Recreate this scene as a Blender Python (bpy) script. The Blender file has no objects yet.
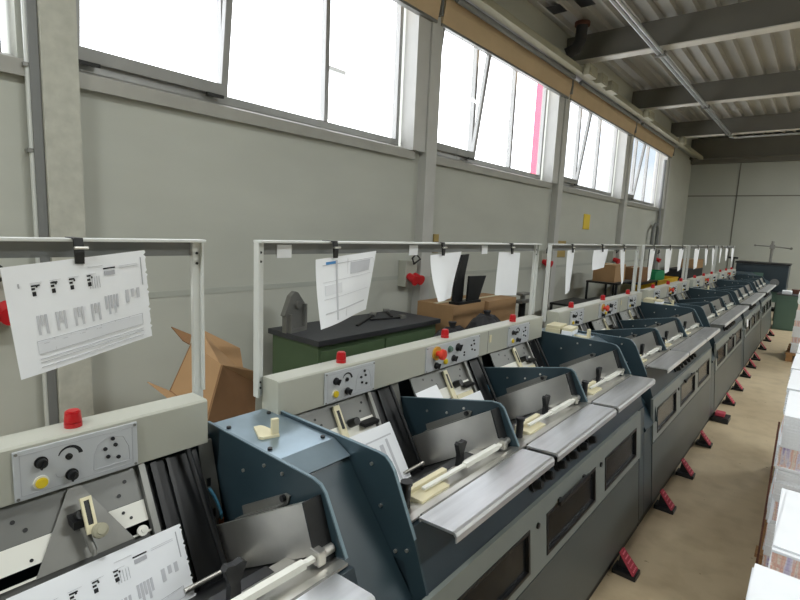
import bpy, bmesh, math, random
from mathutils import Vector, Matrix
random.seed(7)
C = bpy.context.scene.collection
PITCH = 2.295

# ------------------------------------------------------------------ materials
def lin(c):
    return tuple(((v/255)/12.92 if v/255 <= .04045 else ((v/255+.055)/1.055)**2.4) for v in c)+(1,)
def mat(name, rgb, rough=.5, metal=0, var=.0, scale=8, bump=0, stretch=None, coat=0, spec=.5, rvar=0, detail=4):
    m = bpy.data.materials.new(name); m.use_nodes = True
    nt = m.node_tree; b = nt.nodes['Principled BSDF']
    b.inputs['Base Color'].default_value = lin(rgb); b.inputs['Roughness'].default_value = rough
    b.inputs['Metallic'].default_value = metal; b.inputs['Coat Weight'].default_value = coat
    b.inputs['Specular IOR Level'].default_value = spec
    if var or bump or rvar:
        tc = nt.nodes.new('ShaderNodeTexCoord'); mp = nt.nodes.new('ShaderNodeMapping')
        nt.links.new(tc.outputs['Object'], mp.inputs['Vector'])
        if stretch: mp.inputs['Scale'].default_value = stretch
        n = nt.nodes.new('ShaderNodeTexNoise'); n.inputs['Scale'].default_value = scale; n.inputs['Detail'].default_value = detail
        nt.links.new(mp.outputs['Vector'], n.inputs['Vector'])
        if var:
            r = nt.nodes.new('ShaderNodeValToRGB')
            c = lin(rgb)
            r.color_ramp.elements[0].position = .3; r.color_ramp.elements[1].position = .7
            r.color_ramp.elements[0].color = tuple(x*(1-var) for x in c[:3])+(1,)
            r.color_ramp.elements[1].color = tuple(min(1, x*(1+var)) for x in c[:3])+(1,)
            nt.links.new(n.outputs['Fac'], r.inputs['Fac']); nt.links.new(r.outputs['Color'], b.inputs['Base Color'])
        if rvar:
            mr = nt.nodes.new('ShaderNodeMapRange'); mr.inputs['To Min'].default_value = rough-rvar; mr.inputs['To Max'].default_value = rough+rvar
            nt.links.new(n.outputs['Fac'], mr.inputs['Value']); nt.links.new(mr.outputs['Result'], b.inputs['Roughness'])
        if bump:
            bp = nt.nodes.new('ShaderNodeBump'); bp.inputs['Strength'].default_value = bump; bp.inputs['Distance'].default_value = .01
            nt.links.new(n.outputs['Fac'], bp.inputs['Height']); nt.links.new(bp.outputs['Normal'], b.inputs['Normal'])
    return m
EDGE = mat('plate_edge_paint', (112, 132, 142), .4, .2)
TEAL = mat('teal_enamel', (42, 59, 67), .38, var=.08, scale=5)
TEALD = mat('dark_teal_enamel', (37, 50, 58), .4, var=.08, scale=5)
COVERM = mat('worn_blue_metal', (150, 168, 180), .3, .75, var=.12, scale=7, rvar=.06)
GREYP = mat('grey_strip_paint', (122, 128, 124), .45, var=.05, scale=4)
LOWP = mat('grey_green_panel_paint', (76, 82, 81), .45, var=.07, scale=3)
BEAM = mat('warm_grey_enamel', (174, 175, 164), .33, var=.03, scale=3)
PANEL = mat('control_panel_plate', (190, 194, 198), .35, .15)
BPLATE = mat('drilled_plate_paint', (112, 113, 110), .42, .3, var=.06, scale=7)
LPLATE = mat('dark_plate_paint', (84, 85, 83), .45, .3, var=.08, scale=7)
STEEL = mat('brushed_steel', (214, 212, 206), .38, .95, var=.12, scale=6, stretch=(1, 1, 1), rvar=.06)
TRAYM = mat('brushed_tray_steel', (230, 232, 236), .38, .92, var=.1, scale=5, stretch=(8, .6, 8), rvar=.05)
STEELD = mat('dull_steel', (128, 128, 124), .42, .5, var=.1, scale=9)
BLACK = mat('black_plastic', (20, 21, 23), .42)
BLACKM = mat('black_metal', (14, 16, 19), .5)
RED = mat('red_lamp_plastic', (178, 6, 20), .3, coat=.15)
REDP = mat('red_pedal_rubber', (178, 62, 78), .7)
PINK = mat('pale_pedal_stud', (226, 120, 136), .6)
YEL = mat('yellow_button', (222, 196, 40), .35)
CREAM = mat('cream_plastic', (212, 204, 172), .45, var=.04, scale=20)
WHITEM = mat('white_enamel', (222, 222, 214), .4)
PAPER = mat('white_paper', (234, 237, 241), .8, var=.015, scale=12)
INK = mat('grey_print', (172, 174, 180), .8)
INKD = mat('black_print', (30, 30, 34), .8)
BLUE = mat('blue_sticker', (60, 130, 190), .6)
FRAMEM = mat('frame_grey_metal', (206, 209, 206), .4, .1)
RAILD = mat('rail_grey_paint', (118, 120, 119), .5)
WALLM = mat('painted_concrete', (186, 188, 179), .85, var=.05, scale=1.1, bump=.12, stretch=(1, 1, 2.6), detail=8)
WALLB = mat('painted_back_wall', (172, 175, 167), .85, var=.07, scale=.8, bump=.1, stretch=(1, 1, .6), detail=8)
COLM = mat('concrete_column', (184, 184, 173), .8, var=.1, scale=16, bump=.25, detail=8)
COLW = mat('pale_column_paint', (188, 188, 184), .7, var=.04, scale=5)
ALU = mat('window_aluminium', (150, 150, 148), .4, .5, var=.05, scale=6)
SILL = mat('sill_metal', (158, 157, 150), .5, .2, var=.06, scale=6)
ROOF = mat('roof_deck_paint', (166, 165, 159), .6, .1, var=.08, scale=2, stretch=(1, .3, 1))
BEAMC = mat('ceiling_beam_paint', (104, 102, 94), .6, var=.06, scale=2)
FLANGE = mat('beam_flange_lit', (208, 206, 198), .5)  # pale tone paints in the light caught by the lower flange
BLIND = mat('tan_blind', (196, 172, 138), .7, var=.05, scale=3)
TRUNK = mat('cream_trunking', (160, 157, 136), .6, var=.05, scale=5)
GALV = mat('galvanised_pipe', (196, 200, 204), .3, .8, var=.06, scale=12)
CARD = mat('brown_cardboard', (164, 130, 92), .85, var=.07, scale=6)
CARDD = mat('cardboard_inside', (128, 94, 62), .9, var=.07, scale=6)
GREEN = mat('green_enamel', (86, 108, 78), .45, var=.04, scale=4)
GREEND = mat('dull_green_enamel', (84, 110, 98), .45, var=.05, scale=4)
BTOP = mat('dark_worktop', (62, 64, 68), .55, var=.1, scale=9)
YCR = mat('yellow_crate', (214, 172, 34), .5)
GCR = mat('green_plastic', (22, 136, 88), .5)
REDB = mat('red_socket', (196, 30, 40), .4)
SIGNY = mat('yellow_sign', (226, 196, 60), .6)
OCHRE = mat('ochre_plate', (170, 146, 84), .6)
RUBBER = mat('dark_rubber', (40, 40, 42), .7)
WOOD = mat('pallet_wood', (150, 112, 72), .85, var=.2, scale=14, stretch=(1, 6, 1))
BROWN = mat('dark_brown_board', (86, 52, 40), .85, var=.3, scale=25)
POLER = mat('outdoor_red_hazed', (206, 84, 104), .7)  # red made paler and pinker, outdoor haze put into the colour
SPINE = mat('printed_page_edges', (206, 196, 204), .8)
BLUEG = mat('blue_hose', (88, 160, 196), .4)
COPPER = mat('copper_fitting', (170, 108, 66), .4, .6)
ORANGE = mat('emergency_red', (214, 62, 40), .35)
GOLDP = mat('ochre_ring', (196, 150, 50), .4)
def floor_mat():
    m = mat('worn_floor_coating', (178, 160, 130), .42, spec=.4)
    nt = m.node_tree; b = nt.nodes['Principled BSDF']
    tc = nt.nodes.new('ShaderNodeTexCoord')
    def noise(s, d=6):
        n = nt.nodes.new('ShaderNodeTexNoise'); n.inputs['Scale'].default_value = s; n.inputs['Detail'].default_value = d
        nt.links.new(tc.outputs['Object'], n.inputs['Vector']); return n
    a, c, e = noise(.9), noise(7, 8), noise(26, 3)
    r = nt.nodes.new('ShaderNodeValToRGB'); r.color_ramp.elements[0].position = .32; r.color_ramp.elements[1].position = .68
    r.color_ramp.elements[0].color = lin((186, 168, 138)); r.color_ramp.elements[1].color = lin((208, 191, 160))
    nt.links.new(a.outputs['Fac'], r.inputs['Fac'])
    r2 = nt.nodes.new('ShaderNodeValToRGB'); r2.color_ramp.elements[0].position = .25; r2.color_ramp.elements[1].position = .55
    r2.color_ramp.elements[0].color = (.8, .78, .75, 1); r2.color_ramp.elements[1].color = (1, 1, 1, 1)
    nt.links.new(c.outputs['Fac'], r2.inputs['Fac'])
    r3 = nt.nodes.new('ShaderNodeValToRGB'); r3.color_ramp.elements[0].position = .24; r3.color_ramp.elements[1].position = .29
    r3.color_ramp.elements[0].color = (.4, .36, .32, 1); r3.color_ramp.elements[1].color = (1, 1, 1, 1)
    nt.links.new(e.outputs['Fac'], r3.inputs['Fac'])
    def mul(x, y):
        k = nt.nodes.new('ShaderNodeMix'); k.data_type = 'RGBA'; k.blend_type = 'MULTIPLY'; k.inputs[0].default_value = 1
        nt.links.new(x, k.inputs[6]); nt.links.new(y, k.inputs[7]); return k.outputs[2]
    o = mul(mul(r.outputs['Color'], r2.outputs['Color']), r3.outputs['Color'])
    nt.links.new(o, b.inputs['Base Color'])
    mr = nt.nodes.new('ShaderNodeMapRange'); mr.inputs['To Min'].default_value = .3; mr.inputs['To Max'].default_value = .55
    nt.links.new(c.outputs['Fac'], mr.inputs['Value']); nt.links.new(mr.outputs['Result'], b.inputs['Roughness'])
    return m
FLOOR = floor_mat()
def glass_mat(name, tint=(1, 1, 1, 1), gl=.06):
    m = bpy.data.materials.new(name); m.use_nodes = True; nt = m.node_tree
    nt.nodes.remove(nt.nodes['Principled BSDF']); out = nt.nodes['Material Output']
    t = nt.nodes.new('ShaderNodeBsdfTransparent'); t.inputs[0].default_value = tint
    g = nt.nodes.new('ShaderNodeBsdfGlossy'); g.inputs['Roughness'].default_value = .03
    x = nt.nodes.new('ShaderNodeMixShader'); x.inputs[0].default_value = gl
    nt.links.new(t.outputs[0], x.inputs[1]); nt.links.new(g.outputs[0], x.inputs[2]); nt.links.new(x.outputs[0], out.inputs[0])
    return m
GLASS = glass_mat('window_glass', gl=.03)
SMOKE = mat('smoked_pane', (22, 25, 28), .25, var=.5, scale=16, spec=.25)
def spine_mat():
    # sides of magazine bundles: coloured page edges between white wrap
    m = mat('magazine_edges', (214, 206, 214), .75)
    nt = m.node_tree; b = nt.nodes['Principled BSDF']
    tc = nt.nodes.new('ShaderNodeTexCoord'); mp = nt.nodes.new('ShaderNodeMapping'); mp.inputs['Scale'].default_value = (30, 30, 3)
    n = nt.nodes.new('ShaderNodeTexNoise'); n.inputs['Scale'].default_value = 1.3; n.inputs['Detail'].default_value = 3
    nt.links.new(tc.outputs['Object'], mp.inputs[0]); nt.links.new(mp.outputs[0], n.inputs['Vector'])
    r = nt.nodes.new('ShaderNodeValToRGB')
    cs = [(.3, (176, 160, 204)), (.42, (232, 226, 232)), (.5, (226, 178, 160)), (.58, (236, 226, 214)), (.68, (196, 140, 160))]
    el = r.color_ramp.elements; el[0].position, el[0].color = cs[0][0], lin(cs[0][1]); el[1].position, el[1].color = cs[-1][0], lin(cs[-1][1])
    for p, c in cs[1:-1]: e = el.new(p); e.color = lin(c)
    nt.links.new(n.outputs['Fac'], r.inputs[0]); nt.links.new(r.outputs[0], b.inputs['Base Color'])
    return m
EDGES = spine_mat()

# ------------------------------------------------------------------ mesh helpers
class MB:
    def __init__(s): s.bm = bmesh.new()
    def box(s, x0, x1, y0, y1, z0, z1, bev=0):
        t = bmesh.new()
        v = [t.verts.new((x, y, z)) for x in (x0, x1) for y in (y0, y1) for z in (z0, z1)]
        for f in ((0, 1, 3, 2), (4, 6, 7, 5), (0, 4, 5, 1), (2, 3, 7, 6), (0, 2, 6, 4), (1, 5, 7, 3)): t.faces.new([v[i] for i in f])
        return s._add(t, bev)
    def _add(s, t, bev=0, mtx=None, seg=2):
        if bev: bmesh.ops.bevel(t, geom=t.edges[:], offset=bev, segments=seg, affect='EDGES', profile=.7)
        if mtx: t.transform(mtx)
        me = bpy.data.meshes.new('tmp'); t.to_mesh(me); t.free(); s.bm.from_mesh(me); bpy.data.meshes.remove(me)
        return s
    def prism(s, pts, y0, y1, axis='y', bev=0):
        # pts in (x,z) for axis y; (y,z) for axis x; (x,y) for axis z
        t = bmesh.new()
        def P(a, b, c):
            return {'y': (a, c, b), 'x': (c, a, b), 'z': (a, b, c)}[axis]
        A = [t.verts.new(P(p[0], p[1], y0)) for p in pts]; B = [t.verts.new(P(p[0], p[1], y1)) for p in pts]
        n = len(pts); t.faces.new(A); t.faces.new(B[::-1])
        for i in range(n): t.faces.new((A[i], B[i], B[(i+1) % n], A[(i+1) % n]))
        bmesh.ops.recalc_face_normals(t, faces=t.faces[:])
        return s._add(t, bev)
    def hexa(s, lo, hi):
        # two quads of 4 points
        t = bmesh.new(); A = [t.verts.new(p) for p in lo]; B = [t.verts.new(p) for p in hi]
        t.faces.new(A); t.faces.new(B[::-1])
        for i in range(4): t.faces.new((A[i], B[i], B[(i+1) % 4], A[(i+1) % 4]))
        bmesh.ops.recalc_face_normals(t, faces=t.faces[:])
        return s._add(t)
    def cyl(s, p0, p1, r0, r1=None, n=16, bev=0):
        r1 = r0 if r1 is None else r1
        p0, p1 = Vector(p0), Vector(p1); d = p1-p0; L = d.length
        t = bmesh.new(); bmesh.ops.create_cone(t, cap_ends=True, segments=n, radius1=r0, radius2=r1, depth=L)
        m = Matrix.Translation((p0+p1)/2) @ d.to_track_quat('Z', 'Y').to_matrix().to_4x4()
        if bev:
            e = [e for e in t.edges if abs(e.verts[0].co.z-e.verts[1].co.z) < 1e-6]
            bmesh.ops.bevel(t, geom=e, offset=bev, segments=2, affect='EDGES')
        return s._add(t, 0, m)
    def tube(s, pts, r, n=8):
        pts = [Vector(p) for p in pts]; rings = []
        for i, p in enumerate(pts):
            d = (pts[min(i+1, len(pts)-1)]-pts[max(i-1, 0)]).normalized(); q = d.to_track_quat('Z', 'Y')
            rings.append([s.bm.verts.new(p+q @ Vector((r*math.cos(a*2*math.pi/n), r*math.sin(a*2*math.pi/n), 0))) for a in range(n)])
        for a, b in zip(rings, rings[1:]):
            for i in range(n): s.bm.faces.new((a[i], a[(i+1) % n], b[(i+1) % n], b[i]))
        s.bm.faces.new(rings[0][::-1]); s.bm.faces.new(rings[-1]); return s
    def ball(s, p, r, sc=(1, 1, 1)):
        t = bmesh.new(); bmesh.ops.create_uvsphere(t, u_segments=14, v_segments=8, radius=r)
        return s._add(t, 0, Matrix.Translation(p) @ Matrix.Diagonal((*sc, 1)))
    def build(s, name, m, parent=None, smooth=False):
        me = bpy.data.meshes.new(name); s.bm.to_mesh(me); s.bm.free(); me.materials.append(m)
        if smooth:
            for p in me.polygons: p.use_smooth = True
            me.set_sharp_from_angle(angle=math.radians(40))
        o = bpy.data.objects.new(name, me); C.objects.link(o)
        if parent is not None: o.parent = parent
        return o
def part(name, mb, m, parent, label=None, smooth=False):
    o = mb.build(name, m, parent, smooth)
    if label: o['label'] = label
    return o
def thing(name, label, cat, loc=(0, 0, 0), rz=0, group=None):
    o = bpy.data.objects.new(name, None); C.objects.link(o); o.location = loc; o.rotation_euler.z = rz
    o.empty_display_size = .05
    o['label'] = label; o['category'] = cat
    if group: o['group'] = group
    return o
def tag(o, label, cat, group=None):
    o['label'] = label; o['category'] = cat
    if group: o['group'] = group
    return o
def struct(name, mb, m, parent=None):
    o = mb.build(name, m, parent)
    if parent is None: o['kind'] = 'structure'
    return o
def copy_tree(o, parent=None):
    c = o.copy(); C.objects.link(c); c.parent = parent
    for ch in list(o.children): copy_tree(ch, c)
    return c
ORD = ['nearest', 'second', 'third', 'fourth', 'fifth', 'sixth', 'seventh', 'eighth', 'ninth', 'tenth', 'eleventh', 'twelfth', 'thirteenth', 'fourteenth', 'fifteenth', 'sixteenth', 'seventeenth', 'eighteenth']
def nth(i, n, noun):
    if i == 0: return 'nearest '+noun
    if i == n-1: return 'farthest '+noun
    return ORD[i]+' '+noun+' from the camera'

# ------------------------------------------------------------------ room
XW, XC, XG = -3.25, -3.15, -3.38     # wall panel face, column face, glazing
COLY = [-2.3, .96, 4.20, 7.47, 10.73, 13.98]
Y1 = 16.9
struct('floor', MB().box(-3.6, 6, -4, Y1+.3, -.1, 0), FLOOR)
def wall_left():
    mb = MB()
    mb.box(XW-.25, XW, -4, 14.25, 0, 2.44)          # below the windows
    mb.box(XW-.25, XW, -4, 14.25, 3.95, 4.62)       # above them
    mb.box(XW-.25, XW-.0, 14.25, Y1+.3, 0, 4.62)
    for y in COLY[1:]: mb.box(XG-.1, XW, y-.16, y+.085, 2.44, 3.95)
    return mb
struct('wall_left', wall_left(), WALLM)
struct('wall_right', MB().box(6, 6.25, -4, Y1+.3, 0, 4.62), WALLM)
struct('wall_front', MB().box(-3.6, 6.25, -4.25, -4, 0, 4.62), WALLM)
mb = MB(); mb.box(XW, 6, Y1, Y1+.25, 0, 4.62)
struct('wall_back', mb, WALLB)
mb = MB()
for z, h in ((2.98, .03),): mb.box(XW, 6, Y1-.012, Y1, z, z+h)
mb.box(-2.06, -2.035, Y1-.012, Y1, 0, 4.0)
mb.box(1.9, 1.93, Y1-.012, Y1, 0, 4.0)
struct('trim_1', mb, BEAMC)
struct('trim_2', MB().box(XW, XW+.004, -4, 14.2, 1.185, 1.225), WALLB)
# roof deck: wide pans with narrow ribs hanging down, running along the hall
pts = []; x = -3.5
while x < 6:
    pts += [(x, 4.60), (x+.145, 4.60), (x+.16, 4.535), (x+.20, 4.535)]; x += .215
prof = pts+[(pts[-1][0], 4.7), (pts[0][0], 4.7)]
struct('ceiling', MB().prism(prof, -4, Y1+.3), ROOF)
for i, y in enumerate([4.2, 7.5, 10.78, 14.05]):
    t = thing('ceiling_beam', ['steel ceiling beam at top edge just beyond the wall column with the first socket pair', 'wide steel ceiling beam beside the dark duct elbow', 'middle steel ceiling beam over the third window bay', 'short-looking steel ceiling beam over the farthest window'][i], 'beam', (0, y, 4.17), 0, 'ceiling beams')
    part('web', MB().box(XW+.01, 6, -.05, .05, .014, .36), BEAMC, t)
    part('flange', MB().box(XW+.01, 6, -.09, .09, 0, .014), FLANGE, t)
t = thing('ceiling_beam', 'dark deep ceiling beam against the back wall', 'beam', (0, Y1-.32, 3.98), 0, 'ceiling beams')
part('web', MB().box(XW+.01, 6, -.1, .3, .02, .55), BEAMC, t)
part('flange', MB().box(XW+.01, 6, -.16, .3, 0, .02), BEAMC, t)
part('lower_channel', MB().box(XW+.01, 6, .1, .3, -.1, 0), BEAMC, t)
# columns
for i, y in enumerate(COLY):
    if i == 0: continue
    m = COLM if i == 1 else COLW
    lab = ['', 'rough concrete wall column with a conduit on its left, behind the nearest hanging sheet', 'pale wall column right of the widest window, beside two red sockets', 'pale wall column between the second and third window bays', 'pale wall column between the two farthest windows', 'pale wall column after the last window near the back corner'][i]
    t = thing('wall_column', lab, 'column', (0, y, 0), 0, 'wall columns')
    part('shaft', MB().box(XW-.12 if i > 1 else XW+.001, XC, -.085, .085, 0, 4.15, .008), m, t)
    if i > 1: part('reveal', MB().box(XG+.05, XC-.02, -.28, -.09, 2.456, 3.95), COLW, t)
    else: part('joint_strip', MB().box(XW+.001, XC-.02, -.13, -.088, 0, 4.1), RAILD, t)
# conduit left of first column
t = thing('conduit', 'thin grey conduit running down the left side of the nearest wall column', 'pipe')
part('pipe', MB().cyl((XC-.05, .83, .05), (XC-.05, .83, 4.1), .016), FRAMEM, t, smooth=True)
mb = MB()
for z in (1.2, 2.0, 2.42, 3.2): mb.box(XC-.09, XC-.03, .805, .855, z, z+.02)
part('pipe_clip', mb, STEELD, t)

# windows -----------------------------------------------------------------
def window(n, y0, y1, first=True):
    root = thing('window_%d' % n, '', ''); del root['label']; del root['category']; root['kind'] = 'structure'
    zb, zt = 2.5, 3.98
    fr = MB(); w = .045
    fr.box(XG-.03, XG+.03, y0, y1, zb, zb+.06, .004); fr.box(XG-.03, XG+.03, y0, y1, zt-.05, zt, .004)
    ys = [y0, y0+(y1-y0)*.335, y0+(y1-y0)*.667, y1]
    for k, y in enumerate(ys):
        a = y if k == 0 else (y-w if k == 3 else y-w/2)
        fr.box(XG-.03, XG+.03, a, a+w, zb+.06, zt-.05, .004)
    part('window_frame', fr, ALU, root)
    # open bottom-hung sash tilting into the room
    sash = bpy.data.objects.new('sash', None); C.objects.link(sash); sash.parent = root
    sash.location = (XG+.045, 0, zb+.05); sash.rotation_euler.y = math.radians(7)
    a, b = ys[0]+.0, ys[1]-.0; H_ = 1.36
    s = MB(); s.box(-.02, .025, a, b, 0, .075, .004); s.box(-.02, .025, a, b, H_-.06, H_, .004)
    s.box(-.02, .025, a, a+.045, .075, H_-.06, .004); s.box(-.02, .025, b-.05, b, .075, H_-.06, .004)
    part('sash_frame', s, ALU, sash)
    part('pane', MB().box(0, .006, a+.045, b-.05, .075, H_-.06), GLASS, sash)
    h = MB().box(.026, .05, a+.02, a+.14, -.02, .0); h.box(.026, .05, b-.16, b-.04, -.02, .0); part('hinge', h, BLACK, sash)
    for k in (1, 2): part('pane', MB().box(XG, XG+.006, ys[k]+w/2, ys[k+1]-w/2, zb+.06, zt-.05), GLASS, root)
    sl = MB().prism([(XG-.03, zb), (XG-.03, 2.44), (XW+.035, 2.44), (XW+.035, 2.375), (XW+.045, 2.375), (XW+.045, 2.455), (XG+.03, zb)], y0-.09, y1+.09)
    part('window_sill', sl, SILL, root)
    return root
for i in range(5):
    y0, y1 = COLY[i]+.10, COLY[i+1]-.20
    if i >= 1: y1 = COLY[i+1]-.29
    window(i+1, y0, y1)
# roller blind boxes
for i in range(5):
    y0, y1 = COLY[i]+.04, COLY[i+1]-.04
    lab = ['tan roller blind box above the window left of the rough column', 'tan roller blind box above the widest nearest window', 'tan roller blind box above the window with the red post outside', 'tan roller blind box above the third long window row', 'tan roller blind box above the farthest window'][i]
    t = thing('roller_blind', lab, 'blind', (0, 0, 0), 0, 'roller blinds over the windows')
    part('blind_box', MB().prism([(XC+.0, 3.70), (XC+.02, 3.70), (XC+.05, 3.86), (XC+.05, 3.94), (XC-.04, 3.94), (XC-.04, 3.70)], y0, y1), BLIND, t)
    part('bottom_bar', MB().box(XC-.035, XC+.018, y0, y1, 3.675, 3.70), STEELD, t)
    part('roller_tube', MB().cyl((XC+.11, y0+.1, 3.93), (XC+.11, y1-.1, 3.93), .03), RAILD, t, smooth=True)
    part('end_bracket', MB().box(XC-.03, XC+.06, y1+.005, y1+.035, 3.74, 3.96), RAILD, t)
mb = MB().cyl((XC+.02, 4.62, 2.46), (XC+.0, 4.62, 3.72), .003, n=6)
tag(mb.build('blind_cord', STEELD), 'thin blind cord hanging in front of the window right of the second column', 'cord')
# trunking along the wall under the beams
t = thing('cable_trunking', 'long cream cable trunking running along the wall above the blinds', 'trunking')
part('channel', MB().box(-2.99, -2.89, 1.0, Y1-.5, 3.95, 4.03, .006), TRUNK, t)
part('rear_tray', MB().box(-3.15, -3.02, 1.0, Y1-.4, 4.0, 4.05), STEELD, t)
for i, (a, b) in enumerate([(7.25, 7.55), (7.75, 8.0), (8.2, 8.5), (10.3, 10.7), (13.3, 13.6)]):
    mb = MB().box(-2.885, -2.79, a, b, 3.925, 4.07, .008).box(-2.792, -2.775, a+.03, b-.03, 3.94, 4.02, .006)
    lab = ['cream junction box on the trunking nearest the duct elbow', 'cream junction box on the trunking in the middle of the group of three', 'cream junction box on the trunking, third of the group of three', 'lone cream junction box on the trunking by the fourth wall column', 'small cream junction box on the trunking near the back corner'][i]
    tag(mb.build('junction_box', TRUNK), lab, 'junction box', 'junction boxes on the trunking')
# overhead pipes
t = thing('overhead_pipe', 'pair of galvanised pipes running along under the ceiling beams', 'pipe')
for dx in (0, .055): part('pipe', MB().cyl((-1.99+dx, 1.5, 4.11), (-1.99+dx, 14.05, 4.11), .02), GALV, t, smooth=True)
mb = MB()
for y in (4.2, 7.5, 10.78, 13.6): mb.box(-2.03, -1.9, y-.025, y+.025, 4.08, 4.14).box(-1.97, -1.95, y-.02, y+.02, 4.14, 4.169)
part('pipe_clamp', mb, STEELD, t)
part('elbow', MB().tube([(-1.96, 14.05, 4.11), (-1.93, 14.12, 4.11), (-1.86, 14.16, 4.11)], .024), GALV, t, smooth=True)
tag(MB().cyl((-1.85, 14.17, 4.11), (5.5, 14.17, 4.11), .024).build('cross_pipe', GALV, smooth=True), 'white pipe running crosswise under the farthest ceiling beam', 'pipe')
# duct elbow
t = thing('duct_elbow', 'dark round duct elbow rising to the roof beside the second ceiling beam', 'duct')
part('pipe', MB().tube([(-3.02, 6.95, 4.14), (-2.9, 6.98, 4.2), (-2.86, 7.0, 4.3), (-2.85, 7.0, 4.52)], .075, 16), RUBBER, t, smooth=True)
part('collar', MB().cyl((-2.85, 7.0, 4.48), (-2.85, 7.0, 4.525), .1, n=20), BROWN, t, smooth=True)
for i, (x, y) in enumerate(((-2.98, 6.45), (-2.62, 6.45))):
    tag(MB().box(x-.09, x+.09, y-.12, y+.12, 4.53, 4.534).build('roof_vent', BLACK), ['dark slot vent in the roof, left of the two above the duct elbow', 'dark slot vent in the roof, right of the two above the duct elbow'][i], 'vent', 'roof vents')
# outside
t = thing('outdoor_post', 'tall red post seen outside through the second window row', 'post', (-6, 0, 0))
part('shaft', MB().box(-.15, .15, 12.52, 12.92, -1, 9), POLER, t)
t = thing('outdoor_gantry', 'thin grey metal frame outside behind the nearest large window', 'frame', (-5.2, 0, 0))
part('post', MB().cyl((0, 4.48, -1), (0, 4.48, 3.68), .022), WHITEM, t); part('rail', MB().box(-.03, .03, 4.46, 4.9, 3.68, 3.73), ALU, t)

# wall fittings -------------------------------------------------------------
def socket(y, z, lab, s=1):
    t = thing('power_socket', lab, 'socket', (XC+.0, y, z), 0, 'red power sockets on the wall')
    part('back_plate', MB().box(-.099, -.0, -.09, .09, -.13, .13, .006), BEAM, t)
    for dy in (-.045, .045):
        o = part('socket_cap', MB().cyl((0.0, dy, -.02), (.09, dy, -.06), .035, .042, bev=.005).cyl((.085, dy, -.058), (.1, dy, -.062), .05), REDB, t, smooth=True)
    part('cable', MB().tube([(.03, .0, .1), (.06, -.07, .16), (.05, 0, .2), (.06, .06, .15), (.03, 0, .1)], .01), RUBBER, t)
    return t
socket(.62, 1.24, 'red power socket pair at the left edge beside the hanging sheet')
socket(3.96, 1.25, 'red power socket pair above the green bench')
socket(7.1, 1.33, 'red power socket pair left of the third wall column')
socket(10.35, 1.3, 'red power socket pair behind the third hanging frame')
socket(13.6, 1.25, 'small red power socket pair above the green box')
for i, (y, z, w, h, m, lab) in enumerate([(4.5, 1.55, .07, .2, OCHRE, 'narrow ochre plate on the wall right of the second column'), (9.0, 1.95, .22, .26, SIGNY, 'yellow wall notice high on the wall above the third sheet frame'), (8.0, 1.48, .26, .26, OCHRE, 'ochre square plate on the wall right of the third column'), (11.3, 1.4, .2, .2, OCHRE, 'small ochre plate on the wall beside the fourth column')]):
    tag(MB().box(XW, XW+.015, y-w, y+w*.3, z-h/2, z+h/2, .003).build('wall_sign', m), lab, 'sign')
# curved pipes by the last column
t = thing('heating_pipe', 'grey pipe loop standing against the wall near the last column', 'pipe')
part('pipe', MB().tube([(XW+.12, 12.95, 0), (XW+.12, 12.95, 1.85), (XW+.12, 13.0, 1.98), (XW+.12, 13.12, 2.05), (XW+.12, 13.26, 2.05), (XW+.12, 13.36, 1.98), (XW+.12, 13.4, 1.85), (XW+.12, 13.4, 0)], .04, 12), RAILD, t, smooth=True)
tag(MB().cyl((XW+.06, 13.6, 0), (XW+.06, 13.6, 3.6), .035).build('wall_pipe', RAILD, smooth=True), 'straight vertical pipe right of the pipe loop', 'pipe')

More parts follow.
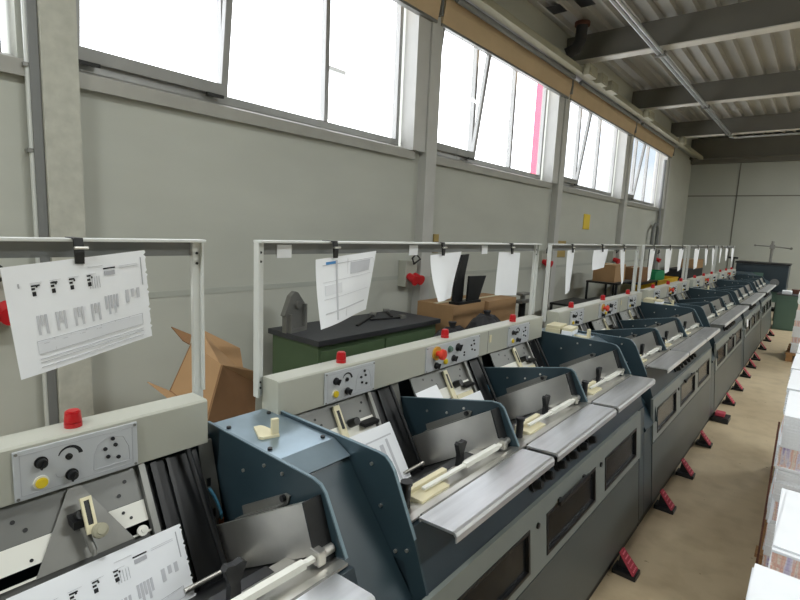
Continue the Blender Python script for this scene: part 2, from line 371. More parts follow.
# ------------------------------------------------------------------ machine: cabinet sections
def flerp(z):   # X of the leaning front face
    return -.617 + (z-.03)*(-.07/.71)
def make_section():
    t = thing('machine_section', '', 'machine section', (0, 0, 0), 0, 'collating machine sections')
    a, b = .79, .79+PITCH-.004
    prof = [(-1.40, .09), (-1.40, 1.045), (-1.386, 1.045), (-1.386, .80), (-1.15, .55), (-.95, .58), (-.94, .86), (-.77, .903),
            (-.755, .903), (flerp(.745)-.004, .745), (flerp(.09)-.004, .09)]
    low = [(-1.40, .09), (-1.40, .88), (-1.2, .88), (-.775, .685), (flerp(.62)-.004, .62), (flerp(.09)-.004, .09)]
    part('body', MB().prism(prof, 1.006, b), TEALD, t)
    part('end_body', MB().prism(low, a, 1.004), TEALD, t)
    part('plinth', MB().box(-1.36, -.645, a+.01, b-.0, 0, .089), BLACKM, t, 'black recessed plinth')
    def face(y0, y1, z0, z1, th=.006, off=0):
        return [(flerp(z0)-.003+off, z0), (flerp(z0)+th+off, z0), (flerp(z1)+th+off, z1), (flerp(z1)-.003+off, z1)]
    f = .955
    part('lower_panel', MB().prism(face(0, 0, .10, .462), f+.01, 2.965), LOWP, t, 'grey green lower panel')
    part('filler_panel', MB().prism(face(0, 0, .10, .742, .003), 2.985, b-.0), TEAL, t)
    part('filler_panel', MB().prism(face(0, 0, .10, .60, .003), a, f-.0), TEAL, t)
    # grey strip with three window openings, bars only round the openings
    st = MB(); ws = [(1.05, 1.575), (1.715, 2.24), (2.37, 2.89)]
    z0, z1, zt, zb = .478, .742, .672, .512
    st.prism(face(0, 0, zt, z1, .012), f, 2.975); st.prism(face(0, 0, z0, zb, .012), f, 2.975)
    e = [f]+[v for w in ws for v in w]+[2.975]
    for k in range(0, 8, 2): st.prism(face(0, 0, zb, zt, .012), e[k], e[k+1])
    part('front_strip', st, GREYP, t, 'light grey window strip')
    for w in ws:
        wn = MB()
        wn.prism(face(0, 0, zt-.012, zt, .015), w[0]+.001, w[1]-.001); wn.prism(face(0, 0, zb, zb+.012, .015), w[0]+.001, w[1]-.001)
        wn.prism(face(0, 0, zb+.012, zt-.012, .015), w[0]+.001, w[0]+.014); wn.prism(face(0, 0, zb+.012, zt-.012, .015), w[1]-.014, w[1]-.001)
        fr = part('inspection_window', wn, BLACK, t)
        part('pane', MB().prism(face(0, 0, zb+.012, zt-.012, .004), w[0]+.014, w[1]-.014), SMOKE, fr)
    h = MB(); zz = .685; xx = flerp(zz)+.034
    h.box(xx-.012, xx, 1.80, 2.12, zz-.012, zz+.006, .004); h.box(flerp(zz)+.01, xx-.006, 1.82, 1.84, zz-.01, zz+.004); h.box(flerp(zz)+.01, xx-.006, 2.08, 2.10, zz-.01, zz+.004)
    part('handle', h, BLACK, t)
    for y in (1.64, 2.31):
        part('lock', MB().cyl((flerp(.66)+.01, y, .66), (flerp(.66)+.018, y, .66), .011), BLACK, t)
    for i, y in enumerate((1.66, 1.76, 1.88, 2.0, 2.12, 2.22)):
        z = .795; x0 = -.711
        kb = MB().cyl((x0, y, z), (x0+.012, y, z+.004), .026, n=18).cyl((x0+.012, y, z+.004), (x0+.04, y, z+.012), .019, .016, n=18, bev=.003)
        part('knob', kb, BLACK, t, smooth=True)
    # hinged steel tray covers along the operator side
    for (y0, y1) in ((1.03, 1.645), (1.68, 2.335), (2.37, 3.02)):
        p = [(-.752, .912), (-.752, .924), (-.642, .931), (-.634, .929), (-.629, .921), (-.629, .903), (-.633, .903), (-.633, .917), (-.64, .923), (-.748, .917), (-.748, .912)]
        tr = MB().prism(p, y0, y1)
        o = part('tray_cover', tr, TRAYM, t, 'brushed steel tray cover')
        part('hinge', MB().cyl((-.757, y0+.02, .918), (-.757, y1-.02, .918), .006, n=10), STEELD, o, smooth=True)
    mb = MB().prism([(-.93, .868), (-.775, .908), (-.765, .908), (-.765, .915), (-.79, .914), (-.93, .876)], 1.01, 3.07)
    part('deck_bed', mb, STEEL, t, 'smooth steel deck bed')
    return t
sec0 = make_section()
SECL = ['nearest dark teal machine section, mostly below the picture, under the camera', 'large dark teal machine section with steel trays in the foreground', 'dark teal machine section right behind the foreground section', 'middle dark teal machine section, fourth along the line', 'small dark teal machine section, next to last in the line', 'farthest dark teal machine section at the end of the line']
def place(base, k, lab):
    o = base if k == 2 else copy_tree(base)
    o.location.y = (k-2)*PITCH; o['label'] = lab
    return o
for k in (1, 3, 4, 5, 6, 2): place(sec0, k, SECL[k-1])
mk = MB().prism([(flerp(.60)+.014, .60), (flerp(.60)+.016, .60), (flerp(.70)+.016, .70), (flerp(.70)+.014, .70)], 8.02, 8.18)
tag(mk.build('paper_label', PAPER), 'white paper label stuck on the window strip of the distant section', 'label')

# ------------------------------------------------------------------ end covers with raised side plates
def arc(cx, cz, r, a0, a1, n=6):
    return [(cx+r*math.cos(math.radians(a0+(a1-a0)*i/n)), cz+r*math.sin(math.radians(a0+(a1-a0)*i/n))) for i in range(n+1)]
def make_cover():
    t = thing('end_cover', '', 'machine cover', (0, 0, 0), 0, 'end covers between machine sections')
    # slope body
    part('cover_body', MB().prism([(-1.384, .92), (-1.384, 1.060), (-1.055, 1.060), (-1.0, 1.04), (-.762, .72), (-.762, .916), (-.762, .70), (-.9, .70), (-1.384, .9)][:5]+[(-.765, .62+.1), (-.9, .72), (-1.3, .9)], .81, .994), TEAL, t)
    part('metal_top', MB().prism([(-1.40, 1.061), (-1.40, 1.068), (-1.055, 1.068), (-.985, 1.036), (-.989, 1.031), (-1.056, 1.061)], .79, .994), COVERM, t, 'worn bluish metal top')
    sl = [(-1.0, 1.034), (-.735, .715), (-.66, .60), (-.665, .585), (-.745, .695), (-1.01, 1.028)]
    part('sloping_cover', MB().prism(sl, .79, .994), TEAL, t)
    pl = [(-1.40, .80), (-1.40, 1.078), (-.88, 1.080), (-.855, 1.077), (-.836, 1.064), (-.82, 1.045), (-.739, .878), (-.672, .70), (-.645, .60), (-.70, .60), (-.77, .80), (-1.0, .80)]
    part('end_plate', MB().prism(pl, .996, 1.004), TEAL, t)
    lip = [(-1.40, 1.0785), (-.88, 1.0805), (-.853, 1.0775), (-.835, 1.0648), (-.8185, 1.0455), (-.7375, .879), (-.7395, .878), (-.821, 1.044), (-.837, 1.062), (-.855, 1.075), (-.88, 1.0785), (-1.40, 1.0765)]
    part('plate_edge', MB().prism(lip, .9952, 1.0048), EDGE, t)
    for (x, y) in ((-1.33, .81), (-1.12, .81), (-1.35, .97), (-1.08, .97)): part('cover_screw', MB().cyl((x, y, 1.0675), (x, y, 1.074), .007, n=10), BLACK, t)
    for (x, z) in ((-.86, .93), (-.8, .82), (-.76, .84), (-.9, 1.04)): part('plate_screw', MB().cyl((x, .99, z), (x, .9955, z), .005, n=10), STEEL, t)
    return t
cov0 = make_cover()
CL = ['blue grey machine end cover in the left foreground with one cream stop on it', 'machine end cover with a cream pad block, beside the second control beam end', 'machine end cover between third and fourth sections with pale pads on it', 'small distant machine end cover between fourth and fifth sections', 'farthest machine end cover before the last section']
for i in (1, 2, 3, 4, 0):
    o = cov0 if i == 0 else copy_tree(cov0); o.location.y = i*PITCH; o['label'] = CL[i]

# ------------------------------------------------------------------ feeder stations
def SP(s, n, u): # point in the inclined back plane of a station; u along the line, negative towards the camera
    return (-1.32+.501*s+.866*n, u, 1.0-.866*s+.501*n)
def slab(mb, s0, s1, n0, n1, u0, u1):
    return mb.hexa([SP(s0, n0, u0), SP(s1, n0, u0), SP(s1, n0, u1), SP(s0, n0, u1)], [SP(s0, n1, u0), SP(s1, n1, u0), SP(s1, n1, u1), SP(s0, n1, u1)])
def make_station(tall, big):
    t = thing('feeder_station', '', 'feeder station', (0, 0, 0), 0, 'feeder stations')
    L = -.665 if not big else -.69
    if tall:
        top = [(-1.384, .80), (-1.398, 1.078), (-.90, 1.076), (-.872, 1.070), (-.853, 1.054)]
    else:
        top = [(-1.30, .80), (-1.372, .958), (-.90, 1.060), (-.868, 1.060), (-.848, 1.047)]
    pl = top+[(-.775, .918), (-.82, .905), (-.94, .88), (-1.15, .70)]
    part('side_plate', MB().prism(pl, -.006, 0), TEAL, t, 'dark teal side plate')
    e = []
    tp = top[1:]+[(-.775, .918)]
    for i, p in enumerate(tp): e.append((p[0]+(.0015 if i > 1 else 0), p[1]+.0015))
    e2 = [(p[0]-(.002 if i > 1 else 0), p[1]-.002) for i, p in enumerate(tp)][::-1]
    part('plate_edge', MB().prism(e+e2, -.0068, .0008), EDGE, t)
    # guide box: bright sheet with a folded top and dark end cap
    A, B_, Cc, Dd = (-1.31, .785), (-.872, 1.045), (-.82, .935), (-1.20, .70)
    part('guide_face', MB().prism([A, B_, Cc, Dd], -.062, -.058), STEEL, t, 'bright steel guide sheet')
    tl = [A, B_, (B_[0]-.002, B_[1]-.005), (A[0]+.002, A[1]-.004)]
    part('guide_top', MB().prism(tl, -.058, -.044), STEEL, t)
    part('end_cap', MB().prism([(B_[0], B_[1]+.001), (B_[0]+.005, B_[1]+.002), (Cc[0]+.012, Cc[1]-.03), (Cc[0]+.006, Cc[1]-.032)], -.0625, -.008), BLACK, t, 'black end cap')
    part('bracket', MB().prism([(-1.19, .853), (-.99, .973), (-.982, .998), (-1.002, .998), (-1.2, .882)], -.012, -.0065).prism([(-1.19, .853), (-.99, .973), (-.992, .978), (-1.192, .858)], -.04, -.012), STEELD, t)
    part('bracket_bolt', MB().cyl((-1.003, -.022, .986), (-1.003, -.012, .986), .009, n=10), BLACK, t)
    for x_, z_ in ((-1.2, .99 if tall else .94), (-1.02, 1.045 if tall else 1.0), (-1.1, 1.04 if tall else .96)): part('rivet', MB().cyl((x_, -.0105, z_), (x_, -.006, z_), .005, n=10), STEEL, t)
    # feed base under the guide
    part('feed_base', MB().prism([(-1.16, .60), (-1.22, .68), (-.93, .862), (-.94, .60)], L+.01, -.01), BLACKM, t, 'black feed base')
    # angle strip with a hose
    a0, a1 = (-1.365, 1.035), (-1.295, .79)
    an = MB().hexa([(a0[0], -.055, a0[1]), (a1[0], -.062, a1[1]), (a1[0], -.012, a1[1]), (a0[0], -.012, a0[1])], [(a0[0]-.006, -.055, a0[1]), (a1[0]-.006, -.062, a1[1]), (a1[0]-.006, -.012, a1[1]), (a0[0]-.006, -.012, a0[1])])
    ap = part('angle_strip', an, STEELD, t)
    sl = MB()
    for f in (.5, .86):
        x, z = a0[0]+(a1[0]-a0[0])*f, a0[1]+(a1[1]-a0[1])*f
        sl.box(x-.001, x+.002, -.048, -.036, z-.018, z+.018)
    part('slot', sl, BLACK, ap)
    part('hose', MB().tube([(-1.325, -.043, .90), (-1.305, -.04, .885), (-1.292, -.034, .86), (-1.285, -.028, .83), (-1.287, -.026, .81)], .005), BLUEG, ap, 'pale blue air hose', True)
    part('fitting', MB().cyl((-1.287, -.026, .812), (-1.287, -.026, .795), .008, n=10), COPPER, ap)
    # inclined back plate
    part('back_plate', slab(MB(), -.045, .045, -.006, 0, L, -.246), BPLATE, t, 'drilled grey back plate')
    h = MB()
    for (u, s) in ((-.52, -.005), (-.50, .02), (-.40, -.03), (-.28, -.012), (-.30, .018), (-.58, -.02)): h.cyl(SP(s, 0, u), SP(s, .0015, u), .005, n=10)
    part('screw_hole', h, BLACK, t)
    part('white_strip', slab(MB(), .046, .100, -.004, .002, L, -.246), WHITEM, t)
    h = MB()
    for (u, s) in ((-.50, .088), (-.30, .062), (-.285, .08)): h.cyl(SP(s, .002, u), SP(s, .0035, u), .004, n=10)
    part('strip_hole', h, BLACK, t)
    part('lower_plate', slab(MB(), .128, .40, -.006, 0, L, -.246), LPLATE, t)
    part('plate_rim', slab(MB(), .124, .129, 0, .006, L, -.246), WHITEM, t)
    part('side_rail', slab(MB(), -.05, .24, -.006, .016, -.244, -.228), STEELD, t)
    part('recess_panel', slab(MB(), -.04, .40, -.030, -.022, -.226, -.066), BLACKM, t, 'black recessed back')
    part('recess_rib', slab(slab(MB(), -.04, .38, -.021, -.008, -.205, -.19), -.04, .38, -.021, -.012, -.16, -.15), BLACK, t)
    part('guide_rod', MB().cyl(SP(-.045, .012, -.105), SP(.42, .012, -.085), .008, n=12), BLACKM, t, smooth=True)
    part('cross_rod', MB().cyl(SP(.30, .03, -.215), SP(.30, .03, -.10), .007, n=12).ball(SP(.30, .03, -.10), .011), STEEL, t, smooth=True)
    # white arm across the feed bed
    z = .935
    part('arm', MB().hexa([(-.839, -.515, z-.010), (-.825, -.515, z-.010), (-.809, -.07, z-.006), (-.824, -.07, z-.006)], [(-.839, -.515, z-.003), (-.825, -.515, z-.003), (-.809, -.07, z+.003), (-.824, -.07, z+.003)]), WHITEM, t, 'white metal arm')
    part('arm_grip', MB().hexa([(-.835, -.30, z-.011), (-.814, -.30, z-.011), (-.805, -.10, z-.007), (-.827, -.10, z-.007)], [(-.833, -.30, z+.004), (-.816, -.30, z+.004), (-.807, -.10, z+.008), (-.825, -.10, z+.008)]), WHITEM, t)
    part('pivot_block', MB().box(-.835, -.80, -.068, -.045, .915, .95, .004).cyl((-.818, -.045, .932), (-.818, -.012, .932), .012), STEEL, t)
    part('clamp', MB().prism([(-.25, .868), (-.22, .868), (-.224, .93), (-.208, .968), (-.218, .976), (-.236, .973), (-.254, .978), (-.262, .97), (-.247, .93)], -.893, -.875, 'x'), BLACK, t)
    part('clamp_knob', MB().cyl((-.868, -.20, .895), (-.835, -.20, .895), .015, bev=.003), BLACK, t, smooth=True)
    part('stop_post', MB().cyl((-.83, -.60, .905), (-.83, -.60, .975), .014, n=18).cyl((-.83, -.60, .975), (-.83, -.60, .985), .018, n=18), BLACK, t, smooth=True)
    part('stop_block', MB().box(-.872, -.852, -.56, -.36, .888, .93, .004).box(-.852, -.80, -.56, -.42, .900, .918, .003), CREAM, t, 'cream plastic stop block')
    part('black_slide', MB().box(-.93, -.895, -.62, -.12, .866, .886, .003), BLACK, t)
    # side lay on the back plate
    if big:
        part('lay_plate', MB().hexa([SP(-.05, .006, -.40), SP(.13, .006, -.50), SP(.13, .006, -.29), SP(-.05, .006, -.385)][::1], [SP(-.05, .009, -.40), SP(.13, .009, -.50), SP(.13, .009, -.29), SP(-.05, .009, -.385)]), STEELD, t, 'triangular grey plate')
        part('lay_arm', slab(slab(slab(slab(MB(), -.005, .08, .05, .058, -.400, -.394), -.005, .08, .05, .058, -.382, -.376), -.005, .003, .05, .058, -.394, -.382), .06, .08, .05, .058, -.394, -.382), CREAM, t, 'cream slotted arm')
        part('lay_slot', slab(MB(), .003, .06, .048, .054, -.394, -.382), BLACK, t)
        part('lay_stem', MB().cyl(SP(.03, .009, -.40), SP(.03, .05, -.40), .012).box(*[v for p in zip(SP(.02, .009, -.42), SP(.06, .04, -.395)) for v in sorted(p)]), BLACK, t)
        part('lay_knob', MB().cyl(SP(.08, .058, -.375), SP(.08, .072, -.375), .018, .0165, n=24, bev=.002).cyl(SP(.08, .072, -.375), SP(.08, .076, -.375), .010, n=18), TRUNK, t, smooth=True)
        part('lay_rod', MB().cyl(SP(.06, .04, -.40), SP(.12, .04, -.39), .008).cyl(SP(.12, .04, -.39), SP(.13, .04, -.39), .005), STEELD, t, smooth=True)
        part('washer', MB().cyl(SP(.12, .01, -.27), SP(.12, .018, -.27), .013, n=20).cyl(SP(.12, .018, -.27), SP(.12, .022, -.27), .005, n=12), WHITEM, t, smooth=True)
    else:
        part('lay_arm', slab(slab(MB(), -.03, .13, .006, .016, -.435, -.405), .10, .13, .006, .02, -.405, -.27), CREAM, t, 'cream angled lay arm')
        part('lay_slot', slab(MB(), -.01, .06, .016, .018, -.426, -.414), BLACK, t)
        part('lay_knob', MB().cyl(SP(.05, .004, -.37), SP(.05, .045, -.37), .017, .015).box(*[v for p in zip(SP(.055, .004, -.33), SP(.085, .03, -.25)) for v in sorted(p)]), BLACK, t, smooth=True)
    return t
stA, stB, stN = make_station(False, False), make_station(True, False), make_station(True, True)
YP = (1.668, 2.375, 3.079)
n_st = 16; idx = 0; used = {}
for k in range(1, 7):
    for i in range(3):
        if k == 1 and i < 2: continue
        yp = YP[i]+(k-2)*PITCH
        base = stN if k == 1 else (stB if i == 2 else stA)
        o = base if base not in used else copy_tree(base)
        used[base] = 1
        o.location.y = yp
        plc = ['just beyond an end cover', 'in the middle of its section', 'at the far end of its section'][i]
        if idx == 0: lab = 'nearest feeder station, with triangular plate and slotted cream arm, lower left'
        elif idx == 15: lab = 'farthest feeder station at the far end of the machine line'
        else: lab = '%s feeder station from the camera, %s' % (ORD[idx], plc)
        o['label'] = lab; idx += 1

# ------------------------------------------------------------------ control beams
def knob_on(p, y, z, r=.011, m=BLACK, name='knob', d=.018):
    x = -1.3135
    mb = MB().cyl((x, y, z), (x+.004, y, z), r*1.25, n=20).cyl((x+.004, y, z), (x+d, y, z), r, r*.92, n=20, bev=.0015)
    if name == 'knob': mb.hexa([(x+d, y-.6*r, z-.8*r), (x+d, y-.35*r, z-.95*r), (x+d, y+.6*r, z+.8*r), (x+d, y+.35*r, z+.95*r)], [(x+d+.006, y-.6*r, z-.8*r), (x+d+.006, y-.35*r, z-.95*r), (x+d+.006, y+.6*r, z+.8*r), (x+d+.006, y+.35*r, z+.95*r)])
    o = part(name, mb, m, p, smooth=True)
    if name == 'knob': part('pointer', MB().box(x+d+.006, x+d+.007, y-.001, y+.001, z, z+r*.8), WHITEM, None) if False else None
    return o
def control_panel(t, y0, y1, wide=False):
    x0, x1 = -1.3195, -1.3135; z0, z1 = 1.052, 1.170
    o = part('control_panel', MB().box(x0, x1, y0, y1, z0, z1, .002), PANEL, t, 'pale control panel')
    W = y1-y0; X = x1
    ln = MB()
    def loop(a, b, c, d, w=.0012):
        ln.box(X, X+.0006, a, b, c, c+w); ln.box(X, X+.0006, a, b, d-w, d); ln.box(X, X+.0006, a, a+w, c, d); ln.box(X, X+.0006, b-w, b, c, d)
    loop(y0+.012, y1-.012, z0+.01, z1-.01)
    # curved pictogram outline of the delivery path on the right
    yr = y1-.105; n = 14
    pts = [(yr+.0, z0+.022), (yr+.002, z0+.06), (yr+.012, z0+.085), (yr+.035, z0+.1), (yr+.07, z0+.09), (yr+.083, z0+.06), (yr+.085, z0+.022), (yr, z0+.022)]
    for p, q in zip(pts, pts[1:]): ln.tube([(X+.0004, *p), (X+.0004, *q)], .0008, 4)
    part('panel_lines', ln, INK, o)
    sc = MB()
    for y in (y0+.006, y1-.006):
        for z in (z0+.006, z1-.006): sc.cyl((X, y, z), (X+.002, y, z), .0035, n=8)
    part('panel_screw', sc, STEELD, o)
    # arc scale
    ar = MB(); cy, cz = (y0+.108, z1-.042)
    for i in range(12):
        a = math.radians(160-i*13); b = math.radians(160-(i+1)*13); w = .002+.0006*i
        r = .021
        P = [(X+.0002, cy+r*math.cos(a), cz+r*math.sin(a)), (X+.0002, cy+(r+w)*math.cos(a), cz+(r+w)*math.sin(a)), (X+.0002, cy+(r+w+.0006)*math.cos(b), cz+(r+w+.0006)*math.sin(b)), (X+.0002, cy+r*math.cos(b), cz+r*math.sin(b))]
        ar.hexa(P, [(p[0]+.0006, p[1], p[2]) for p in P])
    part('arc_scale', ar, INKD, o)
    # hooked arc below
    h2 = MB().tube([(X+.0006, y0+.092+.012*math.cos(math.radians(a)), z0+.042+.012*math.sin(math.radians(a))) for a in range(180, 300, 20)], .0007, 4)
    part('pictogram', h2, INK, o)
    knob_on(o, y0+.052, z1-.038); knob_on(o, y0+.112, z0+.03)
    knob_on(o, cy, cz, .006, BLACK, 'dial_pin', .008)
    ind = MB()
    for (a, b) in ((.0, .028), (-.018, .006), (.006, .010), (-.012, -.016), (.012, -.024)):
        ind.cyl((X, y1-.06+a, 1.115+b), (X+.004, y1-.06+a, 1.115+b), .0048, n=12)
    part('indicator', ind, INKD, o)
    part('button_ring', MB().cyl((X, y0+.05, z0+.032), (X+.003, y0+.05, z0+.032), .016, n=24), WHITEM, o)
    part('button', MB().cyl((X+.003, y0+.05, z0+.032), (X+.01, y0+.05, z0+.032), .0125, n=24, bev=.002), YEL, o, 'yellow push button', True)
    if wide:
        part('emergency_ring', MB().cyl((X, y0+.07, z1-.04), (X+.006, y0+.07, z1-.04), .027, n=24), GOLDP, o)
    return o
def wide_panel(t, y0, y1):
    x0, X = -1.3195, -1.3135; z0, z1 = 1.052, 1.170
    o = part('control_panel', MB().box(x0, X, y0, y1, z0, z1, .002), PANEL, t, 'wide pale control panel')
    sc = MB()
    for y in (y0+.006, y1-.006):
        for z in (z0+.006, z1-.006): sc.cyl((X, y, z), (X+.002, y, z), .0035, n=8)
    part('panel_screw', sc, STEELD, o)
    part('emergency_ring', MB().cyl((X, y0+.075, z1-.036), (X+.008, y0+.075, z1-.036), .032, n=24), GOLDP, o)
    part('emergency_stop', MB().cyl((X+.008, y0+.075, z1-.036), (X+.03, y0+.075, z1-.036), .013, n=20).cyl((X+.03, y0+.075, z1-.036), (X+.048, y0+.075, z1-.036), .026, .023, n=24, bev=.003), ORANGE, o, 'red emergency stop button', True)
    knob_on(o, y0+.255, z1-.035, .016); knob_on(o, y0+.22, z0+.034, .013); knob_on(o, y0+.08, z0+.022, .013)
    knob_on(o, y0+.185, z1-.033, .013, GREEND, 'button', .014)
    part('button', MB().cyl((X, y0+.15, z0+.03), (X+.01, y0+.15, z0+.03), .0135, n=24, bev=.002), YEL, o, 'yellow push button', True)
    ind = MB()
    for (a, b) in ((.0, .028), (-.022, .006), (.006, .010), (-.012, -.016), (.014, -.024), (-.085, -.02), (-.085, -.034)):
        ind.cyl((X, y1-.06+a, 1.12+b), (X+.004, y1-.06+a, 1.12+b), .0048, n=12)
    part('indicator', ind, INKD, o)
    return o
def make_beam():
    t = thing('control_beam', '', 'control beam', (0, 0, 0), 0, 'control beams along the machine')
    part('housing', MB().prism([(-1.41, 1.048), (-1.41, 1.175), (-1.405, 1.181), (-1.325, 1.181), (-1.32, 1.176), (-1.32, 1.05), (-1.323, 1.048)], .985, 3.03), BEAM, t)
    part('seam', MB().box(-1.3199, -1.319, 2.345, 2.348, 1.052, 1.176), RAILD, t)
    control_panel(t, 1.185, 1.447); wide_panel(t, 1.79, 2.25); control_panel(t, 2.565, 2.83)
    part('tag', MB().box(-1.3199, -1.317, 2.36, 2.38, 1.11, 1.15), CREAM, t)
    for y in (1.308, 2.0, 2.70):
        l = part('warning_lamp', MB().cyl((-1.363, y, 1.181), (-1.363, y, 1.192), .0195, n=24).cyl((-1.363, y, 1.192), (-1.363, y, 1.222), .0195, .0165, n=24, bev=.003), RED, t, 'red warning lamp', True)
    return t
be0 = make_beam()
BL = ['nearest warm grey control beam, cut by the left edge, with one panel and red lamp', 'long warm grey control beam with three panels in the picture centre', 'third warm grey control beam from the camera, beside the cream pad block', 'fourth warm grey control beam along the line', 'small distant control beam, next to last', 'farthest control beam at the end of the line']
for k in (1, 3, 4, 5, 6, 2): place(be0, k, BL[k-1])

# ------------------------------------------------------------------ sheet frames on the beams
def make_frame():
    t = thing('sheet_frame', '', 'frame', (0, 0, 0), 0, 'sheet hanging frames over the control beams')
    a, b = .962, 3.068
    part('top_rail', MB().box(-1.43, -1.385, a, b, 1.632, 1.640, .002), FRAMEM, t)
    part('rail_flange', MB().box(-1.43, -1.424, a+.02, b-.02, 1.592, 1.632), RAILD, t, 'grey rail flange')
    for y, s in ((a, 1), (b, -1)):
        pb = MB().box(-1.428, -1.412, min(y, y+s*.028), max(y, y+s*.028), 1.11, 1.632, .002)
        pb.box(-1.412, -1.400, min(y, y+s*.006), max(y, y+s*.006), 1.183 if s < 0 else 1.11, 1.632)
        p = part('post', pb, FRAMEM, t)
        sc = MB()
        for z in (1.14, 1.16, 1.60, 1.57): sc.cyl((-1.412, y+s*.016, z), (-1.409, y+s*.016, z), .004, n=8)
        part('screw', sc, BLACK, p)
    return t
fr0 = make_frame()
FL = ['nearest grey metal sheet frame, holding the large printed sheet, upper left', 'wide grey metal sheet frame with three sheets in the centre', 'third grey metal sheet frame from the camera', 'fourth grey metal sheet frame from the camera', 'fifth small grey metal sheet frame', 'farthest tiny grey metal sheet frame']
for k in (1, 3, 4, 5, 6, 2): place(fr0, k, FL[k-1])

# ------------------------------------------------------------------ hanging sheets
def sheet(name, q, curl=.0, thick=.0012, n=10, amp=0, marks=None, X=-1.382, label='', cat='paper', group=None, mp=None, torn=False):
    """q: TL,TR,BR,BL in (a,b) plane coordinates mapped by mp(a,b,offset)->xyz ; marks: list of (u0,u1,v0,v1,mat)"""
    mp = mp or (lambda a, b, o: (X+o, a, b))
    def P(u, v, o=0):
        TL, TR, BR, BL_ = q
        a = (1-v)*((1-u)*TL[0]+u*TR[0])+v*((1-u)*BL_[0]+u*BR[0]); b = (1-v)*((1-u)*TL[1]+u*TR[1])+v*((1-u)*BL_[1]+u*BR[1])
        off = curl*(v*v)+amp*math.sin(u*3.3+v*1.2)*v
        if torn and u > .985: a += .0035*math.sin(v*95)*(.5+.5*math.sin(v*31)); 
        return mp(a, b, off+o)
    mb = MB(); bm = mb.bm; nv = 40 if torn else n
    F = [[bm.verts.new(P(i/n, j/nv, thick)) for i in range(n+1)] for j in range(nv+1)]
    K = [[bm.verts.new(P(i/n, j/nv, 0)) for i in range(n+1)] for j in range(nv+1)]
    for j in range(nv):
        for i in range(n):
            bm.faces.new((F[j][i], F[j+1][i], F[j+1][i+1], F[j][i+1])); bm.faces.new((K[j][i], K[j][i+1], K[j+1][i+1], K[j+1][i]))
    for i in range(n): bm.faces.new((F[0][i], F[0][i+1], K[0][i+1], K[0][i])); bm.faces.new((F[nv][i], K[nv][i], K[nv][i+1], F[nv][i+1]))
    for j in range(nv): bm.faces.new((F[j][0], K[j][0], K[j+1][0], F[j+1][0])); bm.faces.new((F[j][n], F[j+1][n], K[j+1][n], K[j][n]))
    bmesh.ops.recalc_face_normals(bm, faces=bm.faces[:])
    if marks:
        root = thing(name, label, cat, (0, 0, 0), 0, group); o = part('paper', mb, PAPER, root, smooth=True)
        by = {}
        for m_ in marks: by.setdefault(m_[4].name, []).append(m_)
        for nm, ms in by.items():
            k = MB()
            for (u0, u1, v0, v1, mm) in ms:
                s_ = max(1, int((u1-u0)*n)); 
                for z in range(s_):
                    ua, ub = u0+(u1-u0)*z/s_, u0+(u1-u0)*(z+1)/s_
                    c = [P(ua, v0, thick+.0004), P(ub, v0, thick+.0004), P(ub, v1, thick+.0004), P(ua, v1, thick+.0004)]
                    d = [P(ua, v0, thick+.0012), P(ub, v0, thick+.0012), P(ub, v1, thick+.0012), P(ua, v1, thick+.0012)]
                    k.hexa(c, d)
            part('printed_marks' if ms[0][4] is not BLUE else 'blue_sticker', k, ms[0][4], root)
        return root
    o = mb.build(name, PAPER, smooth=True)
    return tag(o, label, cat, group)
def detailed_marks():
    M_ = []
    for i in range(4):
        u = .16+i*.125
        M_ += [(u, u+.055-.009*i, .19-.004*i, .205-.004*i, INKD), (u, u+.022, .215, .235, INKD), (u+.002, u+.026, .25, .29, INKD), (u+.03, u+.04, .195, .215, INKD)]
        M_ += [(u-.005, u+.07, .17, .172, INK)]
        for j in range(3): M_.append((u+.0+.026*j, u+.016+.026*j, .47, .47+(.18 if j != 1 else .1), LIGHTI))
        M_.append((u+.02, u+.06, .73, .738, LIGHTI))
    M_ += [(.66, .75, .13, .145, INKD), (.665, .745, .165, .21, INK)]
    for j in range(5): M_.append((.55+.018*j, .552+.018*j, .2, .32, INK))
    M_.append((.55, .66, .1, .103, INK)); M_.append((.78, .93, .13, .134, LIGHTI)); M_.append((.78, .93, .15, .154, LIGHTI))
    for j in range(5): M_.append((.645+.022*j, .66+.022*j, .42, .42+(.2 if j % 2 else .14), LIGHTI))
    for j in range(3): M_.append((.81+.045*j, .835+.045*j, .40, .40+(.14, .09, .11)[j], LIGHTI))
    M_.append((.955, .962, .07, .38, INK))
    for v in (.70, .82, .87, .90, .945): M_.append((.14, .93, v, v+.004, INK))
    M_.append((.14, .93, .715, .82, PALE))
    for j in range(8): M_.append((.14+.113*j, .142+.113*j, .70, .82, INK))
    M_.append((.08, .09, .16, .2, INK))
    return M_
LIGHTI = mat('light_grey_print', (192, 194, 200), .8); PALE = mat('pale_print', (218, 221, 226), .8)
sheet('printed_sheet', [(.283, 1.575), (.588, 1.612), (.606, 1.378), (.306, 1.318)][:1]+[(.590, 1.612), (.607, 1.378), (.307, 1.318)], amp=.006, marks=detailed_marks(), torn=True, n=24,
      label='large printed sheet with torn right edge, clipped to the nearest frame', group='sheets on the frames', X=-1.372)
sm = [(.1, .95, .1, .106, INK), (.1, .95, .35, .355, LIGHTI), (.1, .95, .6, .605, LIGHTI), (.55, .9, .12, .3, LIGHTI), (.5, .503, .05, .95, LIGHTI), (.12, .4, .4, .55, PALE), (.3, .33, .05, .95, LIGHTI), (.1, .9, .8, .82, LIGHTI), (.15, .3, .06, .10, BLUE)]
sheet('printed_sheet', [(1.185, 1.575), (1.50, 1.604), (1.462, 1.368), (1.192, 1.325)], curl=.01, amp=.02, marks=sm, label='curved printed sheet with blue sticker, leftmost on the central frame', group='sheets on the frames', X=-1.38)
